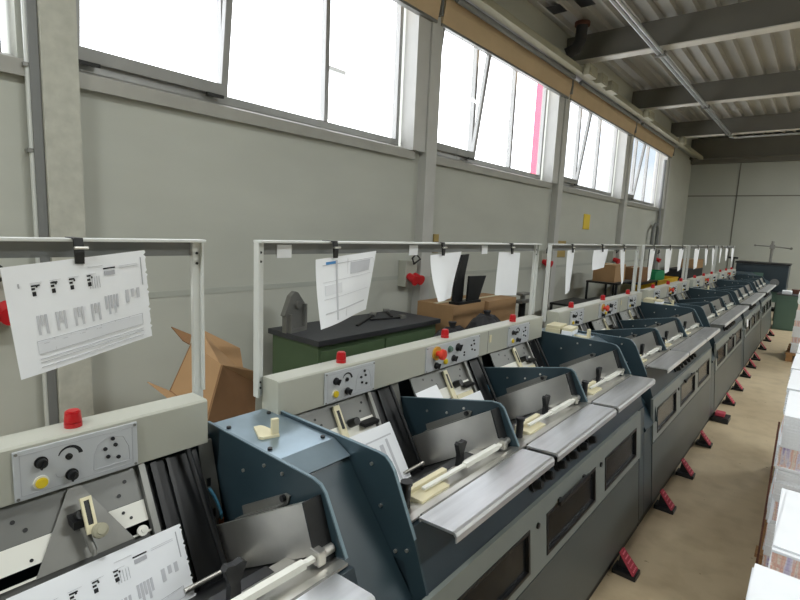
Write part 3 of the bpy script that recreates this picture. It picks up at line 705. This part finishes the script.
sheet('hanging_sheet', [(1.872, 1.582), (2.13, 1.597), (2.04, 1.37), (1.885, 1.37)], curl=.03, amp=.02, label='white sheet curling in front of the dark chair, middle of the central frame', group='sheets on the frames')
sheet('hanging_sheet', [(2.51, 1.592), (2.765, 1.586), (2.765, 1.33), (2.49, 1.352)], amp=.004, label='plain white sheet hanging straight, right end of the central frame', group='sheets on the frames')
SH = {3: [(3.49, .13, .30, -.02), (4.02, .34, .15, -.05), (4.70, .13, .3, .06)], 4: [(5.70, .20, .32, -.06), (6.38, .30, .27, -.02), (7.08, .26, .27, -.08)], 5: [(8.05, .35, .28, -.03), (8.85, .24, .25, .05), (9.5, .22, .27, .04)], 6: [(10.3, .2, .24, -.05), (10.95, .3, .22, -.03), (11.7, .34, .25, .03)]}
clipY = [(.437, 1.622), (1.27, 1.622), (1.955, 1.622), (2.64, 1.618)]
for k, L in SH.items():
    for j, (y, w, h, sk) in enumerate(L):
        pos = ['left', 'middle', 'right'][j]
        q = [(y, 1.594), (y+w, 1.602), (y+w+sk, 1.60-h), (y+sk, 1.60-h-.01)]
        sheet('hanging_sheet', q, curl=.008, amp=.012, n=6, label='white sheet hanging on the %s of the %s sheet frame' % (pos, ['', '', '', 'third', 'fourth', 'fifth', 'farthest'][k]), group='sheets on the frames')
        clipY.append((y+w*.5, 1.62))
def make_clip():
    t = thing('binder_clip', '', 'clip', (-1.374, 0, 1.62), 0, 'binder clips on the frames')
    part('clip_body', MB().prism([(-.058, .018), (-.058, .022), (.004, .022), (.010, -.012), (.008, -.040), (.004, -.040), (.0, .0), (-.004, .018)], -.010, .010), BLACK, t)
    part('clip_bar', MB().cyl((.011, -.012, -.002), (.011, .018, -.002), .004, n=10), STEEL, t, smooth=True)
    return t
cl0 = make_clip()
for i, (y, z) in enumerate(clipY):
    o = cl0 if i == 0 else copy_tree(cl0)
    o.location.y = y
    o['label'] = 'black clip holding the large printed sheet on the nearest frame' if i == 0 else 'black binder clip %s' % (
        ['', 'on the curved sheet with the blue sticker', 'on the curling white sheet of the central frame', 'on the plain sheet at the right of the central frame'][i] if i < 4 else
        'on the %s sheet of the %s frame' % (['left', 'middle', 'right'][(i-4) % 3], ['third', 'fourth', 'fifth', 'farthest'][(i-4)//3]))
for i, y in enumerate((1.08, 1.795, 2.42)):
    tag(MB().box(-1.4235, -1.42, y-.03, y+.03, 1.58, 1.625).build('tape_tab', PAPER), ['white tape tab near the left end of the central frame', 'white tape tab between the first two sheets of the central frame', 'white tape tab left of the plain hanging sheet'][i], 'tape', 'tape tabs on the central frame')
# sheets lying in the feeder stations
def mpst(y):
    return lambda a, b, o: SP(b, .026+o, a+y)
sheet('printed_sheet', [(-.56, .142), (-.185, .140), (-.19, .345), (-.555, .40)], amp=.004, marks=detailed_marks(), torn=True, n=24, mp=mpst(.785), label='printed sheet with torn edge lying in the nearest feeder, bottom left', cat='paper')
st1 = [(.6, .95, .15, .17, LIGHTI), (.62, .70, .25, .85, PALE), (.75, .8, .25, .85, LIGHTI), (.85, .88, .2, .8, LIGHTI)]
sheet('printed_sheet', [(-.60, .096), (-.193, .096), (-.175, .375), (-.58, .40)], amp=.003, marks=st1, n=16, mp=mpst(1.668), label='pale printed sheet in the feeder just behind the foreground end cover', cat='paper')
for i, (yp, u0, u1, s0, lab) in enumerate([(2.375, -.50, -.22, .12, 'white sheet in the second foreground feeder'), (3.079, -.50, -.2, .13, 'white sheet in the feeder before the second end cover'), (3.963, -.45, -.2, .14, 'white sheet in the first feeder of the third section'), (4.67, -.45, -.2, .14, 'white sheet in the middle feeder of the third section'), (5.374, -.45, -.2, .14, 'white sheet in the last feeder of the third section')]):
    sheet('feed_sheet', [(u0, s0), (u1, s0), (u1+.015, .38), (u0, .39)], amp=.003, n=6, mp=mpst(yp), label=lab, group='sheets in the feeders')
sheet('feed_sheet', [(-.16, .06), (.0, .05), (.0, .2), (-.16, .2)], n=4, mp=lambda a, b, o: (-1.305+.4*b, a+1.84, 1.02-.5*b+o), label='white sheet corner showing behind the first teal side plate', group='sheets in the feeders')

# cream stops and pads on the covers
def stop(x, y, z, rz, lab, s=1):
    t = thing('paper_stop', lab, 'stop', (x, y, z), rz, 'cream stops on the covers')
    part('base', MB().prism([(-.05, -.02), (.03, -.03), (.04, -.02), (.04, .03), (.02, .032), (-.04, .01), (-.052, -.0)], 0, .008, 'z'), CREAM, t)
    part('upright', MB().box(.022, .036, .008, .03, .008, .055, .003), CREAM, t)
    return t
stop(-1.22, .865, 1.0685, -.3, 'cream angled stop on the foreground end cover')
stop(-1.10, 3.15, 1.0685, -.3, 'cream upright stop next to the pad block on the second cover')
stop(-1.10, 5.45, 1.0685, -.3, 'cream stop beside the pale pads on the third cover')
stop(-1.15, 7.75, 1.0685, -.3, 'cream stop on the distant fourth cover')
for i, (x, y, w, d, h, lab) in enumerate([(-1.29, 3.19, .1, .16, .05, 'cream ribbed pad block, left on the second end cover'), (-1.20, 3.19, .07, .14, .045, 'pale cut pad block, right on the second end cover'), (-1.28, 5.48, .1, .16, .045, 'pale pad block, left on the third end cover'), (-1.19, 5.48, .07, .15, .04, 'pale pad block, right on the third end cover')]):
    t = thing('pad_block', lab, 'block', (x, y, 1.0685), .08, 'pad blocks on the covers')
    part('pad', MB().box(-w/2+.003, w/2-.003, -d/2, d/2, 0, h*.6, .003), PAPER if i % 2 else CREAM, t)
    part('top_layer', MB().box(-w/2+.006, w/2-.004, -d/2+.004, d/2-.004, h*.6, h, .003), CREAM, t)

# ------------------------------------------------------------------ foot pedals
def make_pedal():
    t = thing('foot_pedal', '', 'pedal', (-.6, 0, 0), 0, 'red foot pedals')
    part('base', MB().box(-.03, .085, -.045, .045, .001, .026, .005), BLACK, t)
    pd = MB().hexa([(.075, -.042, .027), (.075, .042, .027), (.0, .028, .118), (.0, -.028, .118)], [(.067, -.042, .026), (.067, .042, .026), (-.008, .028, .114), (-.008, -.028, .114)])
    part('tread', pd, REDP, t, 'red studded tread')
    part('tread_support', MB().prism([(.05, .027), (-.005, .095), (-.012, .027)], -.01, .01), BLACK, t)
    st = MB()
    for i in range(5):
        for j in range(4):
            f = .12+i*.19; x, z = .075-.075*f, .027+.091*f; q_ = 1-.33*f
            st.cyl((x, (-.024+j*.016)*q_, z), (x+.003, (-.024+j*.016)*q_, z+.0025), .0038, n=8)
    part('stud', st, PINK, t)
    return t
pe0 = make_pedal()
pys = [2.6, 3.43, 4.05, 4.79, 6.25, 6.95, 7.72, 8.38, 9.0, 10.0, 10.95, 11.7]
for i, y in enumerate(pys):
    o = pe0 if i == 0 else copy_tree(pe0)
    o.location.y = y; o['label'] = 'red studded foot pedal on the floor, '+nth(i, len(pys), 'in the row' if 0 < i < len(pys)-1 else 'of the row').replace('in the row from', 'in the row, counted from')
t = thing('floor_switch', 'black square floor switch between the fourth and fifth red pedals', 'switch', (-.6, 5.6, 0))
part('base', MB().box(-.03, .11, -.09, .09, .001, .05, .008), BLACK, t); part('switch_cap', MB().box(-.01, .07, -.05, .05, .05, .085, .01), REDP, t)

# ------------------------------------------------------------------ bench and things behind the frames
t = thing('workbench', 'green cabinet workbench with dark worktop against the window wall', 'workbench', (-2.86, 2.97, 0))
part('worktop', MB().box(-.29, .29, -.72, .72, .865, .905, .004), BTOP, t)
part('cabinet_body', MB().box(-.27, .25, -.69, .70, .06, .863), GREEN, t)
part('plinth', MB().box(-.25, .22, -.67, .68, 0, .06), BLACKM, t)
for i, (a, b) in enumerate(((-.68, -.01), (.0, .69))):
    d = part('door', MB().box(.251, .268, a+.01, b-.01, .09, .82, .004), GREEN, t)
    part('handle', MB().box(.269, .285, (b-.06) if i == 0 else a+.04, (b-.04) if i == 0 else a+.06, .6, .74, .003), BLACK, d)
# house shaped casting
t = thing('metal_casting', 'grey house-shaped metal casting standing on the left end of the workbench', 'casting', (-2.95, 2.33, .905), .2)
part('plate', MB().prism([(-.10, 0), (.11, 0), (.11, .2), (.03, .29), (.0, .30), (-.05, .27), (-.12, .13), (-.10, .12)], -.02, .02, 'x', .004), STEELD, t)
part('rib', MB().box(.021, .05, -.08, .10, 0, .03).box(.021, .05, -.08, -.06, .03, .14).box(.021, .05, .08, .10, .03, .2).cyl((.021, .02, .2), (.04, .02, .2), .03), STEELD, t)
for i, (x, y, r, l, lab) in enumerate([(-2.9, 3.05, .5, .5, 'dark flat tool lying on the workbench, longest one'), (-2.85, 3.25, -.3, .3, 'dark tool lying on the right half of the workbench'), (-2.98, 3.45, .9, .25, 'short dark tool near the right end of the workbench')]):
    t = thing('hand_tool', lab, 'tool', (x, y, .906), r, 'tools on the workbench')
    part('shaft', MB().box(-.012, .012, -l/2, l/2, 0, .014, .003), BLACKM, t); part('head', MB().box(-.03, .03, l/2, l/2+.05, 0, .03, .005), STEELD, t)
# black holder and bags
t = thing('plastic_holder', 'tall black angled plastic holder standing on the carton beyond the workbench', 'holder', (-2.6, 0, 0))
part('back', MB().prism([(3.93, 1.035), (3.94, 1.214), (4.04, 1.474), (4.15, 1.482), (4.095, 1.282), (4.08, 1.035)], -.03, .0, 'x'), BLACK, t)
part('front', MB().prism([(4.085, 1.035), (4.10, 1.275), (4.41, 1.268), (4.29, 1.035)], .03, .05, 'x'), BLACK, t)
part('foot', MB().box(-.05, .06, 3.92, 4.32, 1.012, 1.034), BLACK, t)
for i, (x, y, r_, lab) in enumerate([(-2.25, 2.98+.42, .22, 'left black rubbish bag slumped in front of the cartons'), (-2.25, 3.95, .24, 'right black rubbish bag slumped in front of the cartons')]):
    b = MB(); b.ball((0, 0, 0), r_, (.8, 1, 1)); 
    for v in b.bm.verts:
        v.co += Vector((random.uniform(-.015, .015), random.uniform(-.015, .015), random.uniform(-.015, .015)))
    b.bm.transform(Matrix.Translation((x, y, .49+r_)))
    t = thing('rubbish_bag', lab, 'bag', (0, 0, 0), 0, 'black bags behind the central beam')
    part('bag', b, RUBBER, t); part('knot', MB().cyl((x, y, .47+2*r_), (x, y, .52+2*r_), .02, .035), RUBBER, t)
    tag(MB().box(x-.22, x+.22, y-.25, y+.25, 0, .485, .01).build('low_crate', RUBBER), 'dark low crate under the %s black bag' % ('left' if i == 0 else 'right'), 'crate')
# cardboard boxes
def carton(name, x, y, z, sx, sy, sz, rz, lab, flaps=False, m=CARD, grp='cardboard boxes by the wall'):
    t = thing(name, lab, 'box', (x, y, z), rz, grp)
    if flaps:
        w = .006
        part('box_body', MB().box(-sx/2, sx/2, -sy/2, sy/2, 0, w).box(-sx/2, -sx/2+w, -sy/2, sy/2, w, sz).box(sx/2-w, sx/2, -sy/2, sy/2, w, sz).box(-sx/2+w, sx/2-w, -sy/2, -sy/2+w, w, sz).box(-sx/2+w, sx/2-w, sy/2-w, sy/2, w, sz), m, t)
        fl = [((-sx/2, 0, sz), 'Y', -2.2, sy, sx*.45), ((sx/2, 0, sz), 'Y', 2.3, sy, sx*.45)]
        for s in (-1, 1):
            b = MB().box(-w/2, w/2, -sy/2, sy/2, 0, sx*.45); b.bm.transform(Matrix.Translation((s*(sx/2-.0), 0, sz)) @ Matrix.Rotation(s*.8, 4, 'Y')); part('flap', b, m, t)
            b = MB().box(-sx/2, sx/2, -w/2, w/2, 0, sx*.45); b.bm.transform(Matrix.Translation((0, s*(sy/2-.0), sz)) @ Matrix.Rotation(-s*(.9 if s > 0 else .5), 4, 'X')); part('flap', b, m, t)
    else:
        part('box_body', MB().box(-sx/2, sx/2, -sy/2, sy/2, 0, sz, .004), m, t)
        part('tape', MB().box(-.025, .025, -sy/2-.001, sy/2+.001, sz, sz+.001), CREAM, t)
    return t
carton('cardboard_box', -2.75, 4.12, 0, .42, .56, 1.01, 0, 'tall brown carton carrying the black holder')
carton('cardboard_box', -2.75, 4.78, 0, .42, .6, 1.0, 0, 'tall ochre carton right of the black holder')
# big tipped open carton built from its folded panels
def panel(pts, th=.006):
    p = [Vector(q) for q in pts]; nrm = (p[1]-p[0]).cross(p[2]-p[0]).normalized()*th
    mb = MB(); t_ = mb.bm; A = [t_.verts.new(q) for q in p]; B = [t_.verts.new(q+nrm) for q in p]
    t_.faces.new(A); t_.faces.new(B[::-1]); n = len(p)
    for i in range(n): t_.faces.new((A[i], B[i], B[(i+1) % n], A[(i+1) % n]))
    bmesh.ops.recalc_face_normals(t_, faces=t_.faces[:]); return mb
t = thing('open_cardboard_box', 'large open brown cardboard box tipped over behind the gap between the first two frames', 'box')
P1, P2, P3, P4 = (-2.35, 1.23, 1.087), (-2.1, 1.245, 1.025), (-2.02, 1.12, .80), (-2.3, 1.092, .88)
P5, P6, P7 = (-2.35, 1.602, .802), (-2.30, 1.56, .60), (-2.6, 1.60, .84)
part('side_panel', panel([P1, P2, P3, P4]), CARD, t)
part('front_panel', panel([P2, P5, P6, P3]), CARDD, t)
part('side_panel', panel([P1, P7, (-2.6, 1.5, .64), P4]), CARDD, t)
part('base_panel', panel([P4, P3, P6, (-2.58, 1.5, .62)]), CARDD, t)
part('flap', panel([(-2.45, 1.34, 1.125), (-2.45, 1.564, .99), (-2.36, 1.53, .88), P2, P1]), CARD, t)
part('flap', panel([(-2.5, 1.20, 1.15), (-2.43, 1.27, 1.11), (-2.36, 1.225, 1.08), (-2.42, 1.22, 1.09)]), CARDD, t)
part('flap', panel([(-2.5, 1.07, .885), P4, P3, (-2.06, 1.04, .86)]), CARD, t)
part('rim_flap', panel([P2, (-2.2, 1.42, .96), (-2.3, 1.60, .87), P5]), CARD, t)
carton('cardboard_box', -2.36, 1.36, 0, .5, .55, .59, .1, 'closed brown carton under the tipped open box')
# flat cardboard sheet
# carts and crates farther back
def table(x, y, lab, w=.5, d=1.0, h=.8, m=BLACKM, name='trolley', cat='trolley'):
    t = thing(name, lab, cat, (x, y, 0))
    part('tabletop', MB().box(-w/2, w/2, -d/2, d/2, h-.03, h, .004), m, t)
    part('shelf', MB().box(-w/2+.01, w/2-.01, -d/2+.01, d/2-.01, h*.66, h*.66+.02), m, t)
    for a in (-1, 1):
        for b in (-1, 1): part('leg', MB().box(a*(w/2-.02)-.015, a*(w/2-.02)+.015, b*(d/2-.02)-.015, b*(d/2-.02)+.015, 0, h-.03), m, t)
    return t
table(-2.7, 7.35, 'low black tube table under the ochre square plate', .45, .9, .74)
table(-2.7, 8.85, 'black two-shelf trolley carrying the tan carton', .5, 1.0, .98)
carton('cardboard_box', -2.7, 8.7, .98, .35, .55, .28, 0, 'tan carton standing on the black trolley')
table(-2.7, 10.35, 'black trolley with a brown carton behind the third frame', .5, 1.2, .9)
carton('cardboard_box', -2.7, 10.3, .90, .35, .6, .26, 0, 'dark brown carton on the second black trolley', m=CARDD)
t = table(-2.75, 12.1, 'black table carrying the yellow crate', .6, 1.9, .60)
def crate(x, y, z, sx, sy, sz, m, lab, name, cat):
    t = thing(name, lab, cat, (x, y, z))
    w = .02
    part('crate_body', MB().box(-sx/2, sx/2, -sy/2, sy/2, 0, w).box(-sx/2, -sx/2+w, -sy/2, sy/2, w, sz).box(sx/2-w, sx/2, -sy/2, sy/2, w, sz).box(-sx/2+w, sx/2-w, -sy/2, -sy/2+w, w, sz).box(-sx/2+w, sx/2-w, sy/2-w, sy/2, w, sz), m, t)
    part('rim', MB().box(sx/2, sx/2+.012, -sy/2, sy/2, sz-.03, sz).box(-sx/2, sx/2, -sy/2-.012, -sy/2, sz-.03, sz), m, t)
crate(-2.75, 12.1, .60, .5, 1.8, .27, YCR, 'long yellow crate behind the fourth sheet frame', 'yellow_crate', 'crate')
crate(-2.75, 11.75, .622, .3, .8, .42, GCR, 'green plastic tub standing in the yellow crate', 'green_tub', 'tub')
tag(MB().box(-2.9, -2.4, 13.5, 15.4, .0, 1.02, .02).build('dark_cabinet', RUBBER), 'dark low cabinet along the wall behind the fifth frame', 'cabinet')
carton('cardboard_box', -2.6, 14.9, 1.02, .4, .9, .22, 0, 'brown carton on the dark cabinet, behind the farthest frame')
# stool with brown knobs
t = thing('vice', 'brown metal vice with stacked jaws right of the ochre carton', 'vice', (-2.62, 5.4, 0))
part('stand', MB().cyl((0, 0, 0), (0, 0, .9), .04), BLACKM, t)
part('jaw', MB().box(-.05, .05, -.12, .12, .9, .94, .01).cyl((0, 0, .94), (0, 0, .99), .03).box(-.05, .05, -.1, .1, .99, 1.02, .01), STEELD, t)

# ------------------------------------------------------------------ machine at the end of the hall
t = thing('delivery_unit', 'dark blue machine unit at the far end below the cross-shaped rod', 'machine', (-1.0, 14.3, 0))
part('housing', MB().box(-.52, .46, -.35, .35, .66, 1.25, .02), TEALD, t, 'dark teal housing')
part('base_cabinet', MB().box(-.40, .42, -.30, .33, .42, .655, .01), GREEND, t, 'dull green lower body')
part('leg_frame', MB().box(-.38, -.30, -.25, .3, 0, .42).box(.30, .38, -.25, .3, 0, .42).box(-.3, .3, -.2, .25, .2, .26), BLACKM, t)
part('panel_door', MB().box(-.22, .02, -.37, -.351, .85, 1.06, .006), GREEND, t)
part('handwheel', MB().cyl((.24, -.351, .86), (.24, -.39, .86), .085, n=24).cyl((.24, -.39, .86), (.24, -.42, .86), .03, n=16), RAILD, t, smooth=True)
part('top_ledge', MB().box(-.54, .48, -.37, .37, 1.25, 1.29, .008), BLACK, t)
t = thing('cross_rod_stand', 'metal rod with a T crossbar rising behind the far dark unit', 'stand', (-.95, 14.9, 0))
part('pole', MB().cyl((0, 0, 0), (0, 0, 1.78), .03, n=12), STEELD, t, smooth=True)
part('crossbar', MB().cyl((-.34, 0, 1.67), (.36, 0, 1.63), .014, n=10).box(-.05, .05, -.04, .04, 1.6, 1.7), STEELD, t, smooth=True)
part('crossbar_knob', MB().ball((-.34, 0, 1.67), .028).ball((.36, 0, 1.63), .03), STEELD, t, smooth=True)
t = thing('intake_unit', 'small dark teal unit joining the machine line to the far machine', 'machine', (-1.25, 12.95, 0))
part('housing', MB().prism([(-.35, 0), (-.35, 1.08), (.1, 1.08), (.45, .9), (.45, 0)], -.44, .50), TEAL, t)
part('ledge', MB().box(.46, .58, -.44, -.1, .875, .89, .004), TRAYM, t)
part('post', MB().cyl((-.25, .2, 1.08), (-.25, .2, 1.36), .03).box(-.34, -.16, .15, .25, 1.36, 1.40, .005), BLACK, t)
t = thing('green_cabinet', 'dull green free standing cabinet at the far end of the aisle', 'cabinet', (-.42, 13.0, 0))
part('cabinet_body', MB().box(-.2, .22, -.3, .35, 0, .70, .006), GREEND, t)
part('door', MB().box(-.18, .20, -.312, -.301, .03, .62, .004), GREEND, t)
part('worktop', MB().box(-.21, .23, -.32, .36, .70, .72, .004), BTOP, t)
for i, (dx, dy, w, m, lab) in enumerate([(-.05, -.1, .16, PAPER, 'white paper bundle on the green cabinet'), (.08, .12, .14, BROWN, 'dark brown lump on the green cabinet')]):
    tag(MB().box(-.42+dx-w/2, -.42+dx+w/2, 13+dy-.09, 13+dy+.09, .721, .79+.02*i, .01).build('paper_bundle' if i == 0 else 'rag', m), lab, 'paper' if i == 0 else 'rag')
table(-.1, 11.6, 'x', .3, .3, .3) if False else None

# ------------------------------------------------------------------ paper piles on pallets, right of the aisle
def pallet(x0, x1, y0, y1, lab):
    t = thing('pallet', lab, 'pallet', ((x0+x1)/2, (y0+y1)/2, 0), 0, 'wooden pallets right of the aisle')
    w, d = (x1-x0)/2, (y1-y0)/2
    for k in range(5):
        yy = -d+.05+(2*d-.1)*k/4
        part('deck_board', MB().box(-w, w, yy-.045, yy+.045, .10, .12), WOOD, t)
    for k in range(3):
        xx = -w+.05+(2*w-.1)*k/2
        part('runner', MB().box(xx-.04, xx+.04, -d, d, 0, .10), WOOD, t)
def bundle(x0, x1, y0, y1, z0, h, rz, lab, edge=True):
    t = thing('magazine_bundle', lab, 'bundle', ((x0+x1)/2, (y0+y1)/2, z0), rz, 'bundles of printed sheets on the pallets')
    w, d = (x1-x0)/2, (y1-y0)/2
    n = max(2, int(h/.012)); mb = MB()
    if edge:
        for i in range(n):
            j = random.uniform(-.002, .002); mb.box(-w+.004+j, w-.004+j, -d+.004+j, d-.004+j, h*.12+(h*.8)*i/n, h*.12+(h*.8)*(i+.86)/n)
        part('page_edges', mb, EDGES, t, 'coloured page edges')
        part('cover_sheet', MB().box(-w, w, -d, d, h*.92, h, .002), PAPER, t); part('base_sheet', MB().box(-w, w, -d, d, 0, h*.12, .002), PAPER, t)
    else:
        for i in range(n):
            j = random.uniform(-.003, .003); mb.box(-w+j, w+j, -d+j, d+j, h*i/n, h*(i+.9)/n)
        part('sheets', mb, PAPER, t)
    return t
def pile(x0, x1, y0, y1, ztop, layers, desc):
    z = .121; n = len(layers); tot = sum(layers); H_ = ztop-z
    names = ['bottom layer', 'second layer up', 'third layer up', 'fourth layer up', 'fifth layer up', 'sixth layer up', 'seventh layer up']
    for i, l in enumerate(layers):
        h = l/tot*H_
        dx = random.uniform(-.008, .008)
        lab = ('topmost' if i == n-1 else names[i])+' bundle of '+desc
        bundle(x0+dx, x1+dx, y0, y1, z, h-.001, random.uniform(-.012, .012), lab, (i % 2 == (n % 2)) != ('pinkish' in desc))
        z += h
pallet(-.05, .75, 1.25, 2.35, 'wooden pallet under the nearest paper piles')
pile(-.045, .42, 1.28, 1.69, .80, [1.2, .8, 1.2, .8, 1.4], 'the nearest white pile in the lower right corner')
pile(-.008, .46, 1.775, 2.27, .815, [1, 1, 1, .8, 1.2, .9], 'the second pile with pinkish page edges')
pallet(-.08, .75, 2.52, 4.75, 'wooden pallet under the row of tall striped piles')
pile(-.036, .42, 2.60, 3.08, 1.00, [1.2, .9, 1.2, .9, 1.1, .9, 1.1], 'the tall striped pile beside the brown board')
pile(-.055, .42, 3.12, 3.62, 1.00, [1.2, .9, 1.2, .9, 1.2, .9], 'the pile just behind the tall striped pile')
pile(-.065, .42, 3.66, 4.18, 1.00, [1.2, .9, 1.2, .9, 1.2, .9], 'the third pile behind the brown board')
pile(-.060, .42, 4.22, 4.70, 1.00, [1.2, .9, 1.2, .9, 1.2, .9], 'the last pile of the striped row')
mb = MB(); pr = [(.0, .13), (.0, .93)]
pp = [(2.54, .13), (2.59, .13), (2.585, .82), (2.58, .97), (2.57, .93), (2.565, .7), (2.555, .62), (2.56, .5), (2.545, .42)]
tag(mb.prism(pp, -.057, -.050, 'x').build('edge_board', BROWN), 'torn dark brown edge board standing beside the tall striped pile', 'board')
def sheetflat(x0, x1, y0, y1, z, rz, lab):
    o = MB().box(-(x1-x0)/2, (x1-x0)/2, -(y1-y0)/2, (y1-y0)/2, 0, .004).build('cover_paper', PAPER)
    o.location = ((x0+x1)/2, (y0+y1)/2, z); o.rotation_euler.z = rz
    tag(o, lab, 'paper', 'loose cover sheets')
sheetflat(0.0, .44, 1.785, 2.22, .8165, -.03, 'white loose sheet lying askew on the second pile')
pallet(-.25, .6, 9.3, 10.3, 'distant wooden pallet at the right edge of the picture')
pile(-.20, .3, 9.42, 10.1, 1.0, [1, .8, 1, .8, 1, .8, 1], 'the distant pile at the right edge')

# ------------------------------------------------------------------ light
def area(x, y, z, sx, sy, power, col=(.97, 1, .99)):  # unseen fill light added to brighten the hall, no fixture behind it
    L = bpy.data.lights.new('fill_light', 'AREA'); L.shape = 'RECTANGLE'; L.size = sx; L.size_y = sy; L.energy = power; L.color = col
    o = bpy.data.objects.new('fill_light', L); C.objects.link(o); o.location = (x, y, z)
for x, y, p in ((-.6, -2.2, 115), (-.9, 1.2, 28), (2.5, 3, 130), (2.5, 8, 130), (2.0, 13.2, 200)): area(x, y, 4.12, .3, 1.6, p)

w = bpy.data.worlds.new('overcast_sky'); bpy.context.scene.world = w; w.use_nodes = True; nt = w.node_tree
bg = nt.nodes['Background']; tc = nt.nodes.new('ShaderNodeTexCoord'); mp_ = nt.nodes.new('ShaderNodeMapping'); mp_.inputs['Scale'].default_value = (1, 1, 2.2)
n = nt.nodes.new('ShaderNodeTexNoise'); n.inputs['Scale'].default_value = 3.2; n.inputs['Detail'].default_value = 6
r = nt.nodes.new('ShaderNodeValToRGB'); r.color_ramp.elements[0].position = .4; r.color_ramp.elements[1].position = .56
r.color_ramp.elements[0].color = (.17, .205, .24, 1); r.color_ramp.elements[1].color = (.235, .25, .26, 1)
nt.links.new(tc.outputs['Generated'], mp_.inputs[0]); nt.links.new(mp_.outputs[0], n.inputs['Vector']); nt.links.new(n.outputs['Fac'], r.inputs[0])
sx = nt.nodes.new('ShaderNodeSeparateXYZ'); nt.links.new(tc.outputs['Generated'], sx.inputs[0])
mr = nt.nodes.new('ShaderNodeMapRange'); mr.inputs['From Min'].default_value = .86; mr.inputs['From Max'].default_value = .95
nt.links.new(sx.outputs['Y'], mr.inputs['Value'])
mx = nt.nodes.new('ShaderNodeMix'); mx.data_type = 'RGBA'; nt.links.new(mr.outputs[0], mx.inputs[0]); mx.inputs[6].default_value = (.93, .96, 1, 1)
nt.links.new(r.outputs[0], mx.inputs[7]); nt.links.new(mx.outputs[2], bg.inputs['Color']); bg.inputs['Strength'].default_value = 4.2

# ------------------------------------------------------------------ camera
yaw, pitch, roll, fpx = 0.692, 0.142, -0.045, 504.
cy_, sy_, cp_, sp_ = math.cos(yaw), math.sin(yaw), math.cos(pitch), math.sin(pitch)
F = Vector((-sy_*cp_, cy_*cp_, -sp_)); R = Vector((cy_, sy_, 0)); D = -R.cross(F)
cr, sr = math.cos(roll), math.sin(roll)
R2 = cr*R+sr*D; D2 = -sr*R+cr*D
cam = bpy.data.cameras.new('camera'); co = bpy.data.objects.new('camera', cam); C.objects.link(co)
m = Matrix((R2, -D2, -F)).transposed().to_4x4(); m.translation = (0, 0, 1.7); co.matrix_world = m
cam.sensor_width = 36; cam.lens = fpx/800*36; cam.clip_start = .02; cam.clip_end = 200
sc = bpy.context.scene; sc.camera = co
sc.view_settings.view_transform = 'Standard'; sc.view_settings.look = 'None'; sc.view_settings.exposure = 0; sc.view_settings.gamma = 1
sc.view_settings.use_curve_mapping = False
